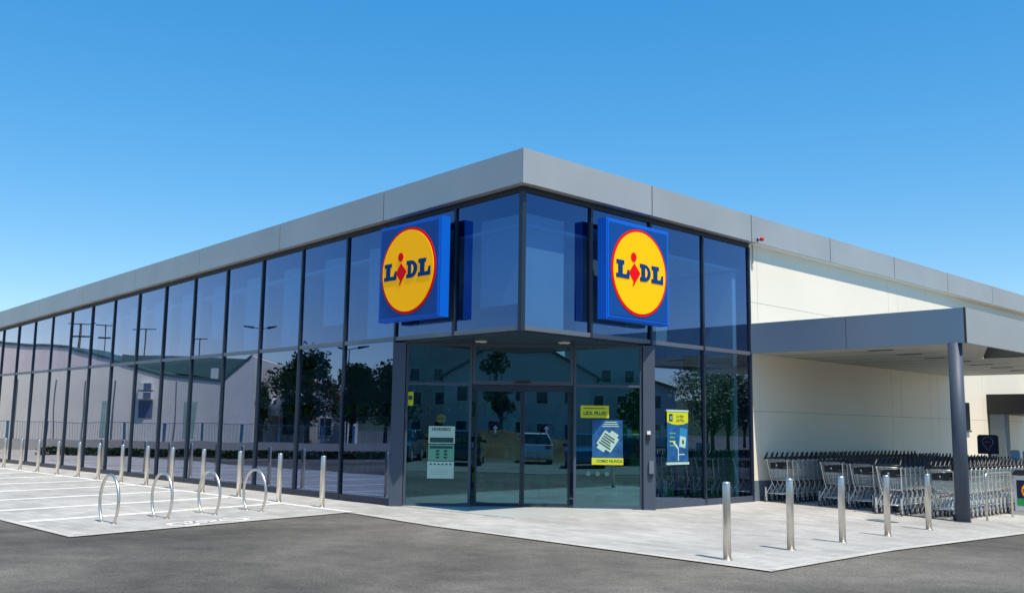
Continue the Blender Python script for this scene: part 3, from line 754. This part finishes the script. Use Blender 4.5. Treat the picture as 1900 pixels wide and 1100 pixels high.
# guard rail hoop, bin, small signs
def gp(x, y, z=0): return (x, y, gz(x, y)+z)
g = MB(); pts = [(4.86, 8.28, -.13), (4.86, 8.28, .72), (4.86, 8.30, .79), (4.86, 8.36, .82), (4.86, 9.60, .82), (4.86, 9.66, .79), (4.86, 9.68, .72), (4.86, 9.68, -.13)]
g.tube(pts, .022, 'steel', 10); tag(g.build('guard_rail'), 'steel hoop guard rail beside the outer trolley row', 'guard rail')
r = empty('cleaning_station', gp(5.02, 10.55)); tag(r, 'white bin with black lid and round yellow LIDL logo beside the trolleys', 'bin')
MB().box((-.33, -.2, .10), (.33, .2, .84), 'ivory').build('body', r); q = MB(); q.hexa([(-.36,-.23,.845),(.36,-.23,.845),(.36,.23,.845),(-.36,.23,.845)], [(-.31,-.18,.95),(.31,-.18,.95),(.31,.18,.95),(-.31,.18,.95)], 'darkb'); q.build('lid', r)
MB().box((-.36, -.23, .0), (.36, .23, .09), 'caster').build('base', r)
MB().box((-.28, -.206, .30), (.28, -.2005, .74), 'navy').build('logo_panel', r); MB().box((-.28, -.209, .20), (.28, -.2065, .36), 'green').build('green_band', r)
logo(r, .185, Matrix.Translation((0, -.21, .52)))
r = empty('navy_notice_sign', gp(2.46, 15.2)); tag(r, 'navy blue notice board with pale ring standing behind the trolleys', 'sign')
MB().tube([(0, 0, 0), (0, 0, 1.2)], .03, 'post', 10).build('pole', r)
q = MB(); hh = [(-.27, 0, 1.13), (.27, 0, 1.13), (.27, 0, 1.58), (.25, 0, 1.62), (.21, 0, 1.64), (-.21, 0, 1.64), (-.25, 0, 1.62), (-.27, 0, 1.58)]; q.prism([(a, -.034, c) for a, b_, c in hh], (0, -.02, 0), 'navy'); q.build('board', r)
q = MB(); pts = [(.13*math.sin(a), -.06, 1.45+.13*math.cos(a)) for a in [R(i*15) for i in range(-10, 11)]]; q.tube([(-.02, -.06, 1.22)]+pts+[(.02, -.06, 1.22)], .008, 'pale', 5); q.build('ring', r)
q = MB()
for i in range(5): q.box((-.07+i*.03, -.060, 1.44), (-.052+i*.03, -.055, 1.462), 'pale')
q.build('print', r)
for i, x in enumerate((4.24, 4.5)):
    r = empty('blue_plate', gp(x, 11.9)); tag(r, 'small blue grey plate on a post %s the trolley row' % ('above' if i == 0 else 'at the picture edge beside'), 'sign')
    MB().tube([(0, 0, 0), (0, 0, 1.15)], .015, 'post', 8).build('pole', r)
    q = MB(); q.prism([(-.10, -.02, 1.12), (.10, -.02, 1.12), (.10, -.02, 1.30), (.07, -.02, 1.34), (-.07, -.02, 1.34), (-.10, -.02, 1.30)], (0, -.02, 0), 'bluegrey'); q.build('plate', r)
    q = MB(); q.prism([(-.05, -.041, 1.16), (.05, -.041, 1.16), (.035, -.041, 1.25), (0, -.041, 1.28), (-.035, -.041, 1.25)], (0, -.003, 0), 'skyblue'); q.build('emblem', r)
mh = MB(); mh.add([gp(3.45, 5.95, .006), gp(4.0, 5.7, .006), gp(4.1, 6.05, .006), gp(3.55, 6.3, .006)], [(0, 1, 2, 3)], 'plinth'); tag(mh.build('drain_cover'), 'dark drain cover set in the paving before the trolleys', 'drain cover')

# ------------------------------------------------------------------ surroundings mirrored in the glass
DV = Vector((.694, -.72, 0)); NV = Vector((-.72, -.694, 0)); O = Vector((-47, -5.4, 0))
def rp(t, off, z=0): v = O+DV*t+NV*off; return Vector((v.x, v.y, z))
# retaining wall + railing
rw = empty('retaining_wall', rp(0, 0)); tag(rw, 'low pale retaining wall across the yard, mirrored in the left glass', 'wall')
c = MB(); a = rp(-14, 0)-rw.location; bq = rp(34, 0)-rw.location; c.hexa([a, bq, bq+NV*.3, a+NV*.3], [v+Vector((0, 0, .6)) for v in (a, bq, bq+NV*.3, a+NV*.3)], 'concrete'); c.build('wall', rw)
rl = empty('railing', rp(0, .15, .6)); tag(rl, 'thin blue grey railing on top of the low retaining wall', 'railing')
for i in range(-6, 15):
    p = DV*(i*2.2); w_ = MB(); w_.hexa([p, p+DV*.12, p+DV*.12+NV*.06, p+NV*.06], [v+Vector((0, 0, 1.0)) for v in (p, p+DV*.12, p+DV*.12+NV*.06, p+NV*.06)], 'fence'); w_.build('railing_post', rl)
    m_ = MB()
    for j in range(1, 14):
        q = p+DV*(j*2.2/14); m_.tube([q, q+Vector((0, 0, .97))], .008, 'fence', 4)
    m_.tube([p+Vector((0, 0, .98)), p+DV*2.2+Vector((0, 0, .98))], .015, 'fence', 4); m_.build('railing_infill', rl)
# beige warehouse with green trim
bw = empty('beige_warehouse', rp(0, 4)); tag(bw, 'beige rendered warehouse with green roof trim, mirrored in the left glass', 'building')
prof = [(-16, 6.5), (-2.8, 6.38), (1.6, 6.15), (3.2, 5.6), (4.6, 5.3), (6.0, 4.95), (7.6, 4.5), (9.0, 4.36), (11.1, 4.23), (12.6, 5.8), (12.8, 5.65)]
loc = lambda t, z, off=0: DV*t+NV*off+Vector((0, 0, z))
c = MB(); pts = [loc(-16, .0)]+[loc(t, z) for t, z in prof]+[loc(12.8, 0)]
c.prism(pts, NV*9, 'beige'); c.build('wall', bw)
c = MB()
for (t0, z0), (t1, z1) in zip(prof[:-2], prof[1:-1]):
    e = .14
    c.hexa([loc(t0, z0-e, -.06), loc(t1, z1-e, -.06), loc(t1, z1-e, 9.05), loc(t0, z0-e, 9.05)], [loc(t0, z0+.03, -.06), loc(t1, z1+.03, -.06), loc(t1, z1+.03, 9.05), loc(t0, z0+.03, 9.05)], 'copper')
c.build('roof_trim', bw)
c = MB(); c.hexa([loc(4, 5.0, 2), loc(11.8, 4.2, 2), loc(11.8, 4.2, 8), loc(4, 5.0, 8)], [loc(4, 5.9, 2.4), loc(11.9, 5.7, 2.4), loc(11.9, 5.7, 7.6), loc(4, 5.9, 7.6)], 'copper'); c.build('upper_roof', bw)
for z in (3.55, 3.0):
    c = MB(); c.hexa([loc(6.15, z, -.45), loc(7.0, z, -.45), loc(7.0, z, -.02), loc(6.15, z, -.02)], [loc(6.15, z+.45, -.45), loc(7.0, z+.45, -.45), loc(7.0, z+.45, -.02), loc(6.15, z+.45, -.02)], 'ivory')
    c.hexa([loc(6.55, z+.05, -.47), loc(6.95, z+.05, -.47), loc(6.95, z+.05, -.452), loc(6.55, z+.05, -.452)], [loc(6.55, z+.4, -.47), loc(6.95, z+.4, -.47), loc(6.95, z+.4, -.452), loc(6.55, z+.4, -.452)], 'bluegrey'); c.build('air_conditioner', bw)
c = MB(); c.hexa([loc(6.1, 1.9, -.03), loc(7.0, 1.9, -.03), loc(7.0, 1.9, -.004), loc(6.1, 1.9, -.004)], [loc(6.1, 2.9, -.03), loc(7.0, 2.9, -.03), loc(7.0, 2.9, -.004), loc(6.1, 2.9, -.004)], 'bluegrey'); c.build('vent', bw)
c = MB()
for t in (-1.5, .8, 2.6, 4.4, 8.0): c.hexa([loc(t, 0, -.02), loc(t+.06, 0, -.02), loc(t+.06, 0, 0.0), loc(t, 0, 0.0)], [loc(t, 4.1, -.02), loc(t+.06, 4.1, -.02), loc(t+.06, 4.1, 0.0), loc(t, 4.1, 0.0)], 'plinth')
c.build('downpipe', bw)
for t in (3.9, 8.6):
    c = MB(); wq = .75 if t > 5 else .4; c.hexa([loc(t, .7, -.02), loc(t+wq, .7, -.02), loc(t+wq, .7, -.004), loc(t, .7, -.004)], [loc(t, 2.9, -.02), loc(t+wq, 2.9, -.02), loc(t+wq, 2.9, -.004), loc(t, 2.9, -.004)], 'mint'); c.build('door', bw)
c = MB(); c.hexa([loc(9.9, 4.2, 1), loc(10.3, 4.2, 1), loc(10.3, 4.2, 1.4), loc(9.9, 4.2, 1.4)], [loc(9.9, 5.0, 1), loc(10.3, 5.0, 1), loc(10.3, 5.0, 1.4), loc(9.9, 5.0, 1.4)], 'ivory'); c.build('chimney', bw)
# rooftop aerials behind
for i, (t, h, off) in enumerate([(-.5, 8.2, 10), (.9, 8.1, 10), (3.6, 7.9, 10.5), (7.3, 7.3, 10.5)]):
    p = rp(t, off); a = empty('aerial_mast', p); tag(a, ['tall double aerial mast behind the warehouse, farthest along the glass wall', 'second double aerial mast behind the warehouse', 'plain T shaped mast behind the middle of the warehouse', 'thin mast above the lowest part of the warehouse roof'][i], 'aerial', 'aerial masts behind the warehouse')
    MB().tube([(0, 0, 0), (0, 0, h)], .05, 'dark', 6).build('pole', a)
    q = MB(); q.tube([-DV*.7+Vector((0, 0, h-.05)), DV*.7+Vector((0, 0, h-.05))], .035, 'dark', 5)
    if i < 2: q.tube([-DV*.5+Vector((0, 0, h-.9)), DV*.5+Vector((0, 0, h-.9))], .06, 'dark', 5)
    q.build('crossbar', a)
# street lamps
def lamp(p, h, label, d=DV, double=True):
    a = empty('street_lamp', p); tag(a, label, 'street lamp', 'street lamps around the yard')
    MB().tube([(0, 0, 0), (0, 0, h)], [.07, .04], 'post', 8).build('pole', a)
    for s in ((-1, 1) if double else (1,)):
        q = MB(); q.tube([Vector((0, 0, h-.05)), d*s*.5+Vector((0, 0, h+.05))], .03, 'post', 6); q.build('arm', a)
        q = MB(); q.tube([d*s*.5+Vector((0, 0, h+.04)), d*s*1.1+Vector((0, 0, h+.12))], [.09, .05], 'dark', 6); q.build('lamp_head', a)
lamp(rp(11.6, 9.5), 7.9, 'double armed street lamp behind the warehouse gable')
lamp(rp(18.0, 9), 6.7, 'double armed street lamp among the dark trees across the yard')
lamp(Vector((20, -31, 0)), 8.0, 'double armed street lamp behind the parked cars', d2)
lamp(Vector((34, -16, 0)), 8.0, 'double armed street lamp by the road right behind the photographer', d2)
# trees
def tree(p, h, wd, seed, label, n=2600, trunk=1.8, dense=1.0):
    rnd = random.Random(seed); a = empty('broadleaf_tree', p); tag(a, label, 'tree', 'trees around the yard')
    t = MB(); t.tube([(0, 0, 0), (.05, .02, trunk), (.0, .05, h*.55), (.1, 0, h*.8)], [.16, .12, .08, .03], 'bark', 8)
    blobs = []
    for i in range(15):
        ang = rnd.uniform(0, 6.28); hz = rnd.uniform(.25, .92); rr = wd*.5*rnd.uniform(.15, .75)*math.sin(math.pi*min(1, hz*.85+.1))
        c = Vector((rr*math.cos(ang), rr*math.sin(ang), trunk*.7+(h-trunk*.7)*hz)); blobs.append((c, wd*rnd.uniform(.16, .27)))
        t.tube([(0, 0, trunk+.2*rnd.random()), c*.6+Vector((0, 0, .2*h*.3)), c], [.06, .035, .012], 'bark', 5)
    t.build('trunk', a)
    L1 = MB()
    for i in range(n):
        c, r_ = rnd.choice(blobs); d = Vector((rnd.gauss(0, 1), rnd.gauss(0, 1), rnd.gauss(0, .8))).normalized()*r_*rnd.uniform(.5, 1.08)
        q = c+d; s = rnd.uniform(.07, .17); u = Vector((rnd.gauss(0, 1), rnd.gauss(0, 1), rnd.gauss(0, 1))).normalized(); v = u.orthogonal().normalized()
        L1.add([q-u*s, q+v*s*.6, q+u*s, q-v*s*.6], [(0, 1, 2, 3)], 'leaf' if rnd.random() < .72 else 'leaf2')
    L1.build('crown', a)
tree(rp(15.4, 7), 6.3, 4.6, 1, 'tallest dark tree left of the entrance reflection', 6500)
tree(rp(18.3, 9), 5.4, 4.0, 2, 'round dark tree beside the tallest one', 5200)
tree(rp(20.8, 7), 5.3, 4.2, 3, 'dark tree nearest the entrance in the left glass', 5600)
tree(rp(12.9, 5.6), 4.2, 3.2, 4, 'lower dark tree against the warehouse gable', 2600, 1.0)
tree(rp(24.5, 8), 6.0, 4.6, 7, 'broad tree at the right end of the retaining wall', 2600)
tree(Vector((29, -31, 0)), 7.4, 2.2, 5, 'narrow tall tree beside the blue gabled house', 1800, 2.2)
tree(Vector((24, -38, 0)), 6.5, 5, 6, 'wide tree between the two houses across the road', 2400)
tree(Vector((42, -24, 0)), 6.5, 5, 8, 'wide tree at the far right of the road', 2400)
# tent and small terracotta house behind
tn = empty('white_marquee', rp(13.8, 9.5)); tag(tn, 'white peaked marquee with pink trim between the trees', 'marquee')
c = MB()
for q0, q1 in (((-1.6, -1.6), (1.6, -1.6)), ((1.6, -1.6), (1.6, 1.6)), ((1.6, 1.6), (-1.6, 1.6)), ((-1.6, 1.6), (-1.6, -1.6))):
    c.add([(q0[0], q0[1], 2.6), (q1[0], q1[1], 2.6), (0, 0, 4.4)], [(0, 1, 2)], 'tent')
    c.add([(q0[0], q0[1], 2.2), (q1[0], q1[1], 2.2), (q1[0], q1[1], 2.6), (q0[0], q0[1], 2.6)], [(0, 1, 2, 3)], 'tent')
c.build('roof', tn)
for x in (-1.55, 1.55):
    for y in (-1.55, 1.55): MB().tube([(x, y, 0), (x, y, 2.3)], .04, 'ivory', 6).build('leg', tn)
def house(p, rz, sx, sy, h, rh, wallm, roofm, label, floors=2, name='house'):
    a = empty(name, p, rz); tag(a, label, 'house')
    c = MB(); c.prism([(-sx/2, -sy/2, 0), (sx/2, -sy/2, 0), (sx/2, -sy/2, h), (0, -sy/2, h+rh), (-sx/2, -sy/2, h)], (0, sy, 0), wallm); c.build('wall', a)
    c = MB()
    for s in (-1, 1):
        q = [(s*(sx/2+.4), -sy/2-.4, h-.4*rh/(sx/2)+.05), (0, -sy/2-.4, h+rh+.05), (0, -sy/2-.4, h+rh+.2), (s*(sx/2+.4), -sy/2-.4, h-.4*rh/(sx/2)+.2)]; c.prism(q, (0, sy+.8, 0), roofm)
    c.build('roof', a)
    for f in range(floors):
        for k in range(int(sx/2.2)):
            x = -sx/2+1.2+k*2.2; z = .9+f*2.8
            if z+1.3 > h: continue
            w1 = MB(); w1.box((x, -sy/2-.05, z), (x+1.0, -sy/2+.02, z+1.3), 'ivory'); w1 = w1.build('window', a)
            MB().box((x+.07, -sy/2-.06, z+.07), (x+.93, -sy/2-.052, z+1.23), 'blueglass').build('pane', w1)
    return a
house(Vector((43, -43, 0)), R(225), 12, 9, 6.2, 3.4, 'render', 'bluegrey', 'large grey gabled house across the road behind the photographer')
house(Vector((26, -50, 0)), R(210), 9, 8, 8.5, 1.4, 'concrete', 'brick', 'tall plain house left of the gabled one across the road', 3)
house(rp(14, 14), R(134), 7, 6, 3.0, 1.6, 'beige', 'brick', 'small terracotta roofed house behind the dark trees', 1)
house(Vector((62, -14, 0)), R(240), 12, 9, 6, 2.5, 'render', 'brick', 'red roofed house at the right end of the far road', 2)
x, y = diag(76, -13.5); house(Vector((x, y, 0)), R(225), 20, 9, 13, 1.2, 'concrete', 'bluegrey', 'long pale three storey block left of the gabled house, mirrored in the entrance', 3)
x, y = diag(76, 15); house(Vector((x, y, 0)), R(225), 20, 9, 12.4, 1.2, 'render', 'bluegrey', 'long grey three storey block right of the gabled house, mirrored in the entrance', 3)
for i, (aa, t, h, w_) in enumerate([(44, 12.5, 5.5, 6), (45, 8.5, 4.5, 4.5), (43, -9, 5, 5), (46, -13, 6, 5)]):
    x, y = diag(aa, t); tree(Vector((x, y, 0)), h, w_, 60+i, 'bushy tree %s the parked cars behind the photographer' % ['to the far right of', 'to the right of', 'to the left of', 'to the far left of'][i], 2600, 1.0)
# earth bank with shrubs
bk = MB(); rnd = random.Random(9); n1 = 60
g1 = {}
vs = []
for i in range(n1+1):
    for j in range(7):
        t = -34+i*68/n1; aa = 32+j*1.4; z = [0, .5, .9, 1.2, 1.3, 1.2, 0][j]*(1+.18*math.sin(i*.7)+rnd.uniform(-.12, .12)) - .05
        x, y = diag(aa+rnd.uniform(-.3, .3), t); g1[i, j] = len(vs); vs.append((x, y, z))
bk.add(vs, [(g1[i, j], g1[i+1, j], g1[i+1, j+1], g1[i, j+1]) for i in range(n1) for j in range(6)], 'earth')
tag(bk.build('earth_bank'), 'rough earth bank along the road behind the parked cars', 'terrain', kind='structure')
# far wooded hills all round, low on the horizon
rnd = random.Random(21); hb = MB(); NH = 120; vs = []
for i in range(NH):
    a = 2*math.pi*i/NH; hh = 16+7*math.sin(a*3+1)+4*math.sin(a*7)+rnd.uniform(-1.2, 1.2)
    for r_, z in ((330, -1), (350, hh*.55), (390, hh), (450, hh*.8), (520, -1)): vs.append((r_*math.cos(a), r_*math.sin(a), z))
hb.add(vs, [(i*5+j, ((i+1) % NH)*5+j, ((i+1) % NH)*5+j+1, i*5+j+1) for i in range(NH) for j in range(4)], 'hill', True)
tag(hb.build('hills'), 'low dark wooded hills on the horizon round the yard', 'hills', kind='structure')
for i, (x, y, h, w_) in enumerate([(33, 26, 6, 5), (27, 34, 6.5, 5), (31, 40, 7.5, 6), (24, 43, 5.5, 5), (30, 50, 7, 6), (36, 58, 8, 6.5), (26, 62, 6.5, 6), (40, 70, 8, 7)]):
    tree(Vector((x, y, 0)), h, w_, 30+i, '%s dark tree along the car park side, counted from the yard outwards' % ORD[i], 3200, 1.2)
house(Vector((52, 62, 0)), R(-55), 14, 9, 5.5, 2.4, 'render', 'brick', 'long red roofed house beyond the right hand trees', 2)
house(Vector((50, 38, 0)), R(-70), 11, 9, 6.0, 2.2, 'beige', 'brick', 'beige red roofed house nearer the canopy side', 2)

# dark hedge across the yard
hg = MB(); rnd = random.Random(5)
for i in range(15000):
    t = rnd.uniform(6, 34); o_ = -8+rnd.uniform(-.5, .5); q = rp(t, o_, rnd.uniform(.0, .36)); s = rnd.uniform(.04, .09)
    u = Vector((rnd.gauss(0, 1), rnd.gauss(0, 1), rnd.gauss(0, 1))).normalized(); v = u.orthogonal().normalized()
    hg.add([q-u*s, q+v*s*.6, q+u*s, q-v*s*.6], [(0, 1, 2, 3)], 'leaf')
tag(hg.build('low_hedge'), 'low dark hedge along the far side of the yard', 'hedge')

# parked cars
def car(p, rz, body, label):
    a = empty('parked_car', p, rz); tag(a, label, 'car', 'cars parked behind the photographer')
    Wd = .88
    prof = [(-2.1, .32), (-2.15, .62), (-2.05, .92), (-1.75, 1.0), (.95, .98), (1.55, .90), (2.05, .76), (2.15, .55), (2.12, .30)]
    def arch(cx): return [(cx+.36*math.cos(R(q)), .32+.36*math.sin(R(q))) for q in range(0, 181, 20)]
    low = [(2.0, .22)]+[q for q in arch(1.32)]+[q for q in arch(-1.32)]+[(-2.0, .22)]
    pol = prof+low
    c = MB(); n = len(pol); secs = [(-Wd, .96), (-Wd*.97, 1.0), (Wd*.97, 1.0), (Wd, .96)]
    vs = []
    for y, k in secs: vs += [(x*k, y, .6+(z-.6)*k) for x, z in pol]
    fs = [tuple(range(n))[::-1], tuple(range(3*n, 4*n))]
    for s in range(3): fs += [(s*n+i, s*n+(i+1) % n, (s+1)*n+(i+1) % n, (s+1)*n+i) for i in range(n)]
    c.add(vs, fs, body); c.build('body', a)
    lo = [(-1.95, -.82, .98), (1.0, -.82, .97), (1.0, .82, .97), (-1.95, .82, .98)]; hi = [(-1.55, -.62, 1.42), (.15, -.62, 1.45), (.15, .62, 1.45), (-1.55, .62, 1.42)]
    MB().hexa(lo, hi, 'carglass').build('windows', a)
    MB().hexa([(-1.58, -.63, 1.42), (.18, -.63, 1.45), (.18, .63, 1.45), (-1.58, .63, 1.42)], [(-1.4, -.55, 1.48), (.0, -.55, 1.50), (.0, .55, 1.50), (-1.4, .55, 1.48)], body).build('roof', a)
    c = MB()
    for s in (-1, 1):
        for x0, x1 in ((1.02, .17), (-.45, -.5), (-1.97, -1.57)):
            c.tube([(x0, s*.83, .98), (x1, s*.635, 1.44)], .035, body, 5)
    c.build('pillar', a)
    for s in (-1, 1):
        for x in (1.32, -1.32):
            wv = MB(); wv.disc((x, s*.88, .32), (0, -s, 0), .32, .2, 'rubber', 20); wo = wv.build('wheel', a)
            MB().disc((x, s*.885, .32), (0, -s, 0), .2, .03, 'caster', 12).build('rim', wo)
        MB().box((2.02, s*.62-.15, .62), (2.13, s*.62+.15, .74), 'lamp').build('headlight', a)
        MB().box((-2.13, s*.66-.12, .74), (-2.04, s*.66+.12, .90), 'red').build('tail_light', a)
        MB().box((.72, s*.93-.08, .95), (.86, s*.93+.08, 1.07), body).build('mirror', a)
for i, (aa, t, m_, lb) in enumerate([(25.5, -9.5, 'carw', 'white hatchback parked farthest left behind the photographer'), (25.8, -5.6, 'carblue', 'blue hatchback parked to the left behind the photographer'), (26, 4.8, 'carb', 'black hatchback parked to the right behind the photographer'),
                                     (26.2, 9.2, 'carw', 'white hatchback parked farthest right behind the photographer'), (29.4, -5.6, 'carb', 'black hatchback in the second parking line left of the white one'), (29.0, 5.6, 'carw', 'white hatchback in the second parking line to the right'), (28.6, .8, 'carw', 'white hatchback parked in the second line behind the photographer'), (23.2, -6.8, 'carw', 'white hatchback parked close behind the photographer at the far left'), (22.6, -2.6, 'carb', 'black hatchback parked close behind the photographer on the left'), (22.8, 3.0, 'carblue', 'blue hatchback parked close behind the photographer on the right')]):
    x, y = diag(aa, t); car(Vector((x, y, -.01)), R(135+(i % 2)*4 if i % 2 else -45), m_, lb)

# photographer (only ever seen mirrored in the entrance doors)
pg = empty('person', (12.75, -12.55, -.005), R(45+90)); tag(pg, 'person in dark clothes holding up a phone, mirrored in the entrance doors', 'person')
def skin_mesh(name, J, Eg, mtl, parent, sub=1):
    me = bpy.data.meshes.new(name); me.from_pydata([j[0] for j in J], Eg, []); o = bpy.data.objects.new(name, me); COL.objects.link(o)
    md = o.modifiers.new('skin', 'SKIN'); md.use_smooth_shade = True
    sv = me.skin_vertices[0].data
    for k, j in enumerate(J): sv[k].radius = (j[1], j[2] if len(j) > 2 else j[1]); sv[k].use_root = (k == 0)
    o.modifiers.new('sub', 'SUBSURF').levels = sub; o.modifiers['sub'].render_levels = sub
    dg = bpy.context.evaluated_depsgraph_get(); dg.update(); m2 = bpy.data.meshes.new_from_object(o.evaluated_get(dg)); bpy.data.objects.remove(o)
    m2.name = name; m2.materials.clear(); m2.materials.append(M[mtl]); q = bpy.data.objects.new(name, m2); COL.objects.link(q); q.parent = parent; return q
# local +y = facing direction
Jn = [((0, 0, .95), .15, .11), ((0, 0, 1.12), .13, .10), ((0, 0, 1.32), .17, .11), ((0, 0, 1.46), .07, .07), ((0, .01, 1.54), .05, .05), ((0, .02, 1.63), .085, .095), ((0, .03, 1.72), .07, .08),
      ((.10, 0, .88), .09, .09), ((.12, .02, .48), .06, .06), ((.13, -.02, .09), .04, .04), ((.13, .13, .04), .04, .03),
      ((-.10, 0, .88), .09, .09), ((-.12, .02, .48), .06, .06), ((-.13, -.02, .09), .04, .04), ((-.13, .13, .04), .04, .03),
      ((.20, 0, 1.40), .055, .055), ((.25, .10, 1.16), .042, .042), ((.12, .30, 1.36), .03, .03), ((.09, .34, 1.42), .02, .03),
      ((-.20, 0, 1.40), .055, .055), ((-.25, .10, 1.16), .042, .042), ((-.12, .30, 1.36), .03, .03), ((-.09, .34, 1.42), .02, .03)]
Eg = [(0, 1), (1, 2), (2, 3), (3, 4), (4, 5), (5, 6), (0, 7), (7, 8), (8, 9), (9, 10), (0, 11), (11, 12), (12, 13), (13, 14), (2, 15), (15, 16), (16, 17), (17, 18), (2, 19), (19, 20), (20, 21), (21, 22)]
body = skin_mesh('body', Jn, Eg, 'cloth', pg)
body.data.materials.append(M['skin']); body.data.materials.append(M['cloth2'])
for f in body.data.polygons:
    c = f.center
    if c.z > 1.50 or (c.y > .24 and c.z > 1.25): f.material_index = 1
    elif c.z < .93: f.material_index = 2
hm = MB(); pts = []
bmh = bmesh.new(); bmesh.ops.create_uvsphere(bmh, u_segments=16, v_segments=10, radius=1)
vsl = [(v.co.x*.092, v.co.y*.105-.0, v.co.z*.10+1.69) for v in bmh.verts if True]
fsl = [tuple(v.index for v in f.verts) for f in bmh.faces if f.calc_center_median().z > -.1 and not (f.calc_center_median().y > .35 and f.calc_center_median().z < .55)]
bmh.free(); hm.add(vsl, fsl, 'hair', True); hm.build('hair', pg)
for s in (-1, 1):
    for k in range(4):
        MB().tube([(s*.085, .345, 1.40+k*.02), (s*.075, .385, 1.405+k*.02), (s*.055, .395, 1.41+k*.02)], [.009, .008, .007], 'skin', 6).build('finger', pg)
ph = MB(); ph.box((-.075, .395, 1.40), (.075, .404, 1.475), 'darkb'); tag(ph.build('phone', None), 'black phone held up by the photographer', 'phone')
bpy.data.objects['phone'].matrix_world = Matrix.Translation((12.75, -12.55, -.005)) @ Matrix.Rotation(R(135), 4, 'Z')
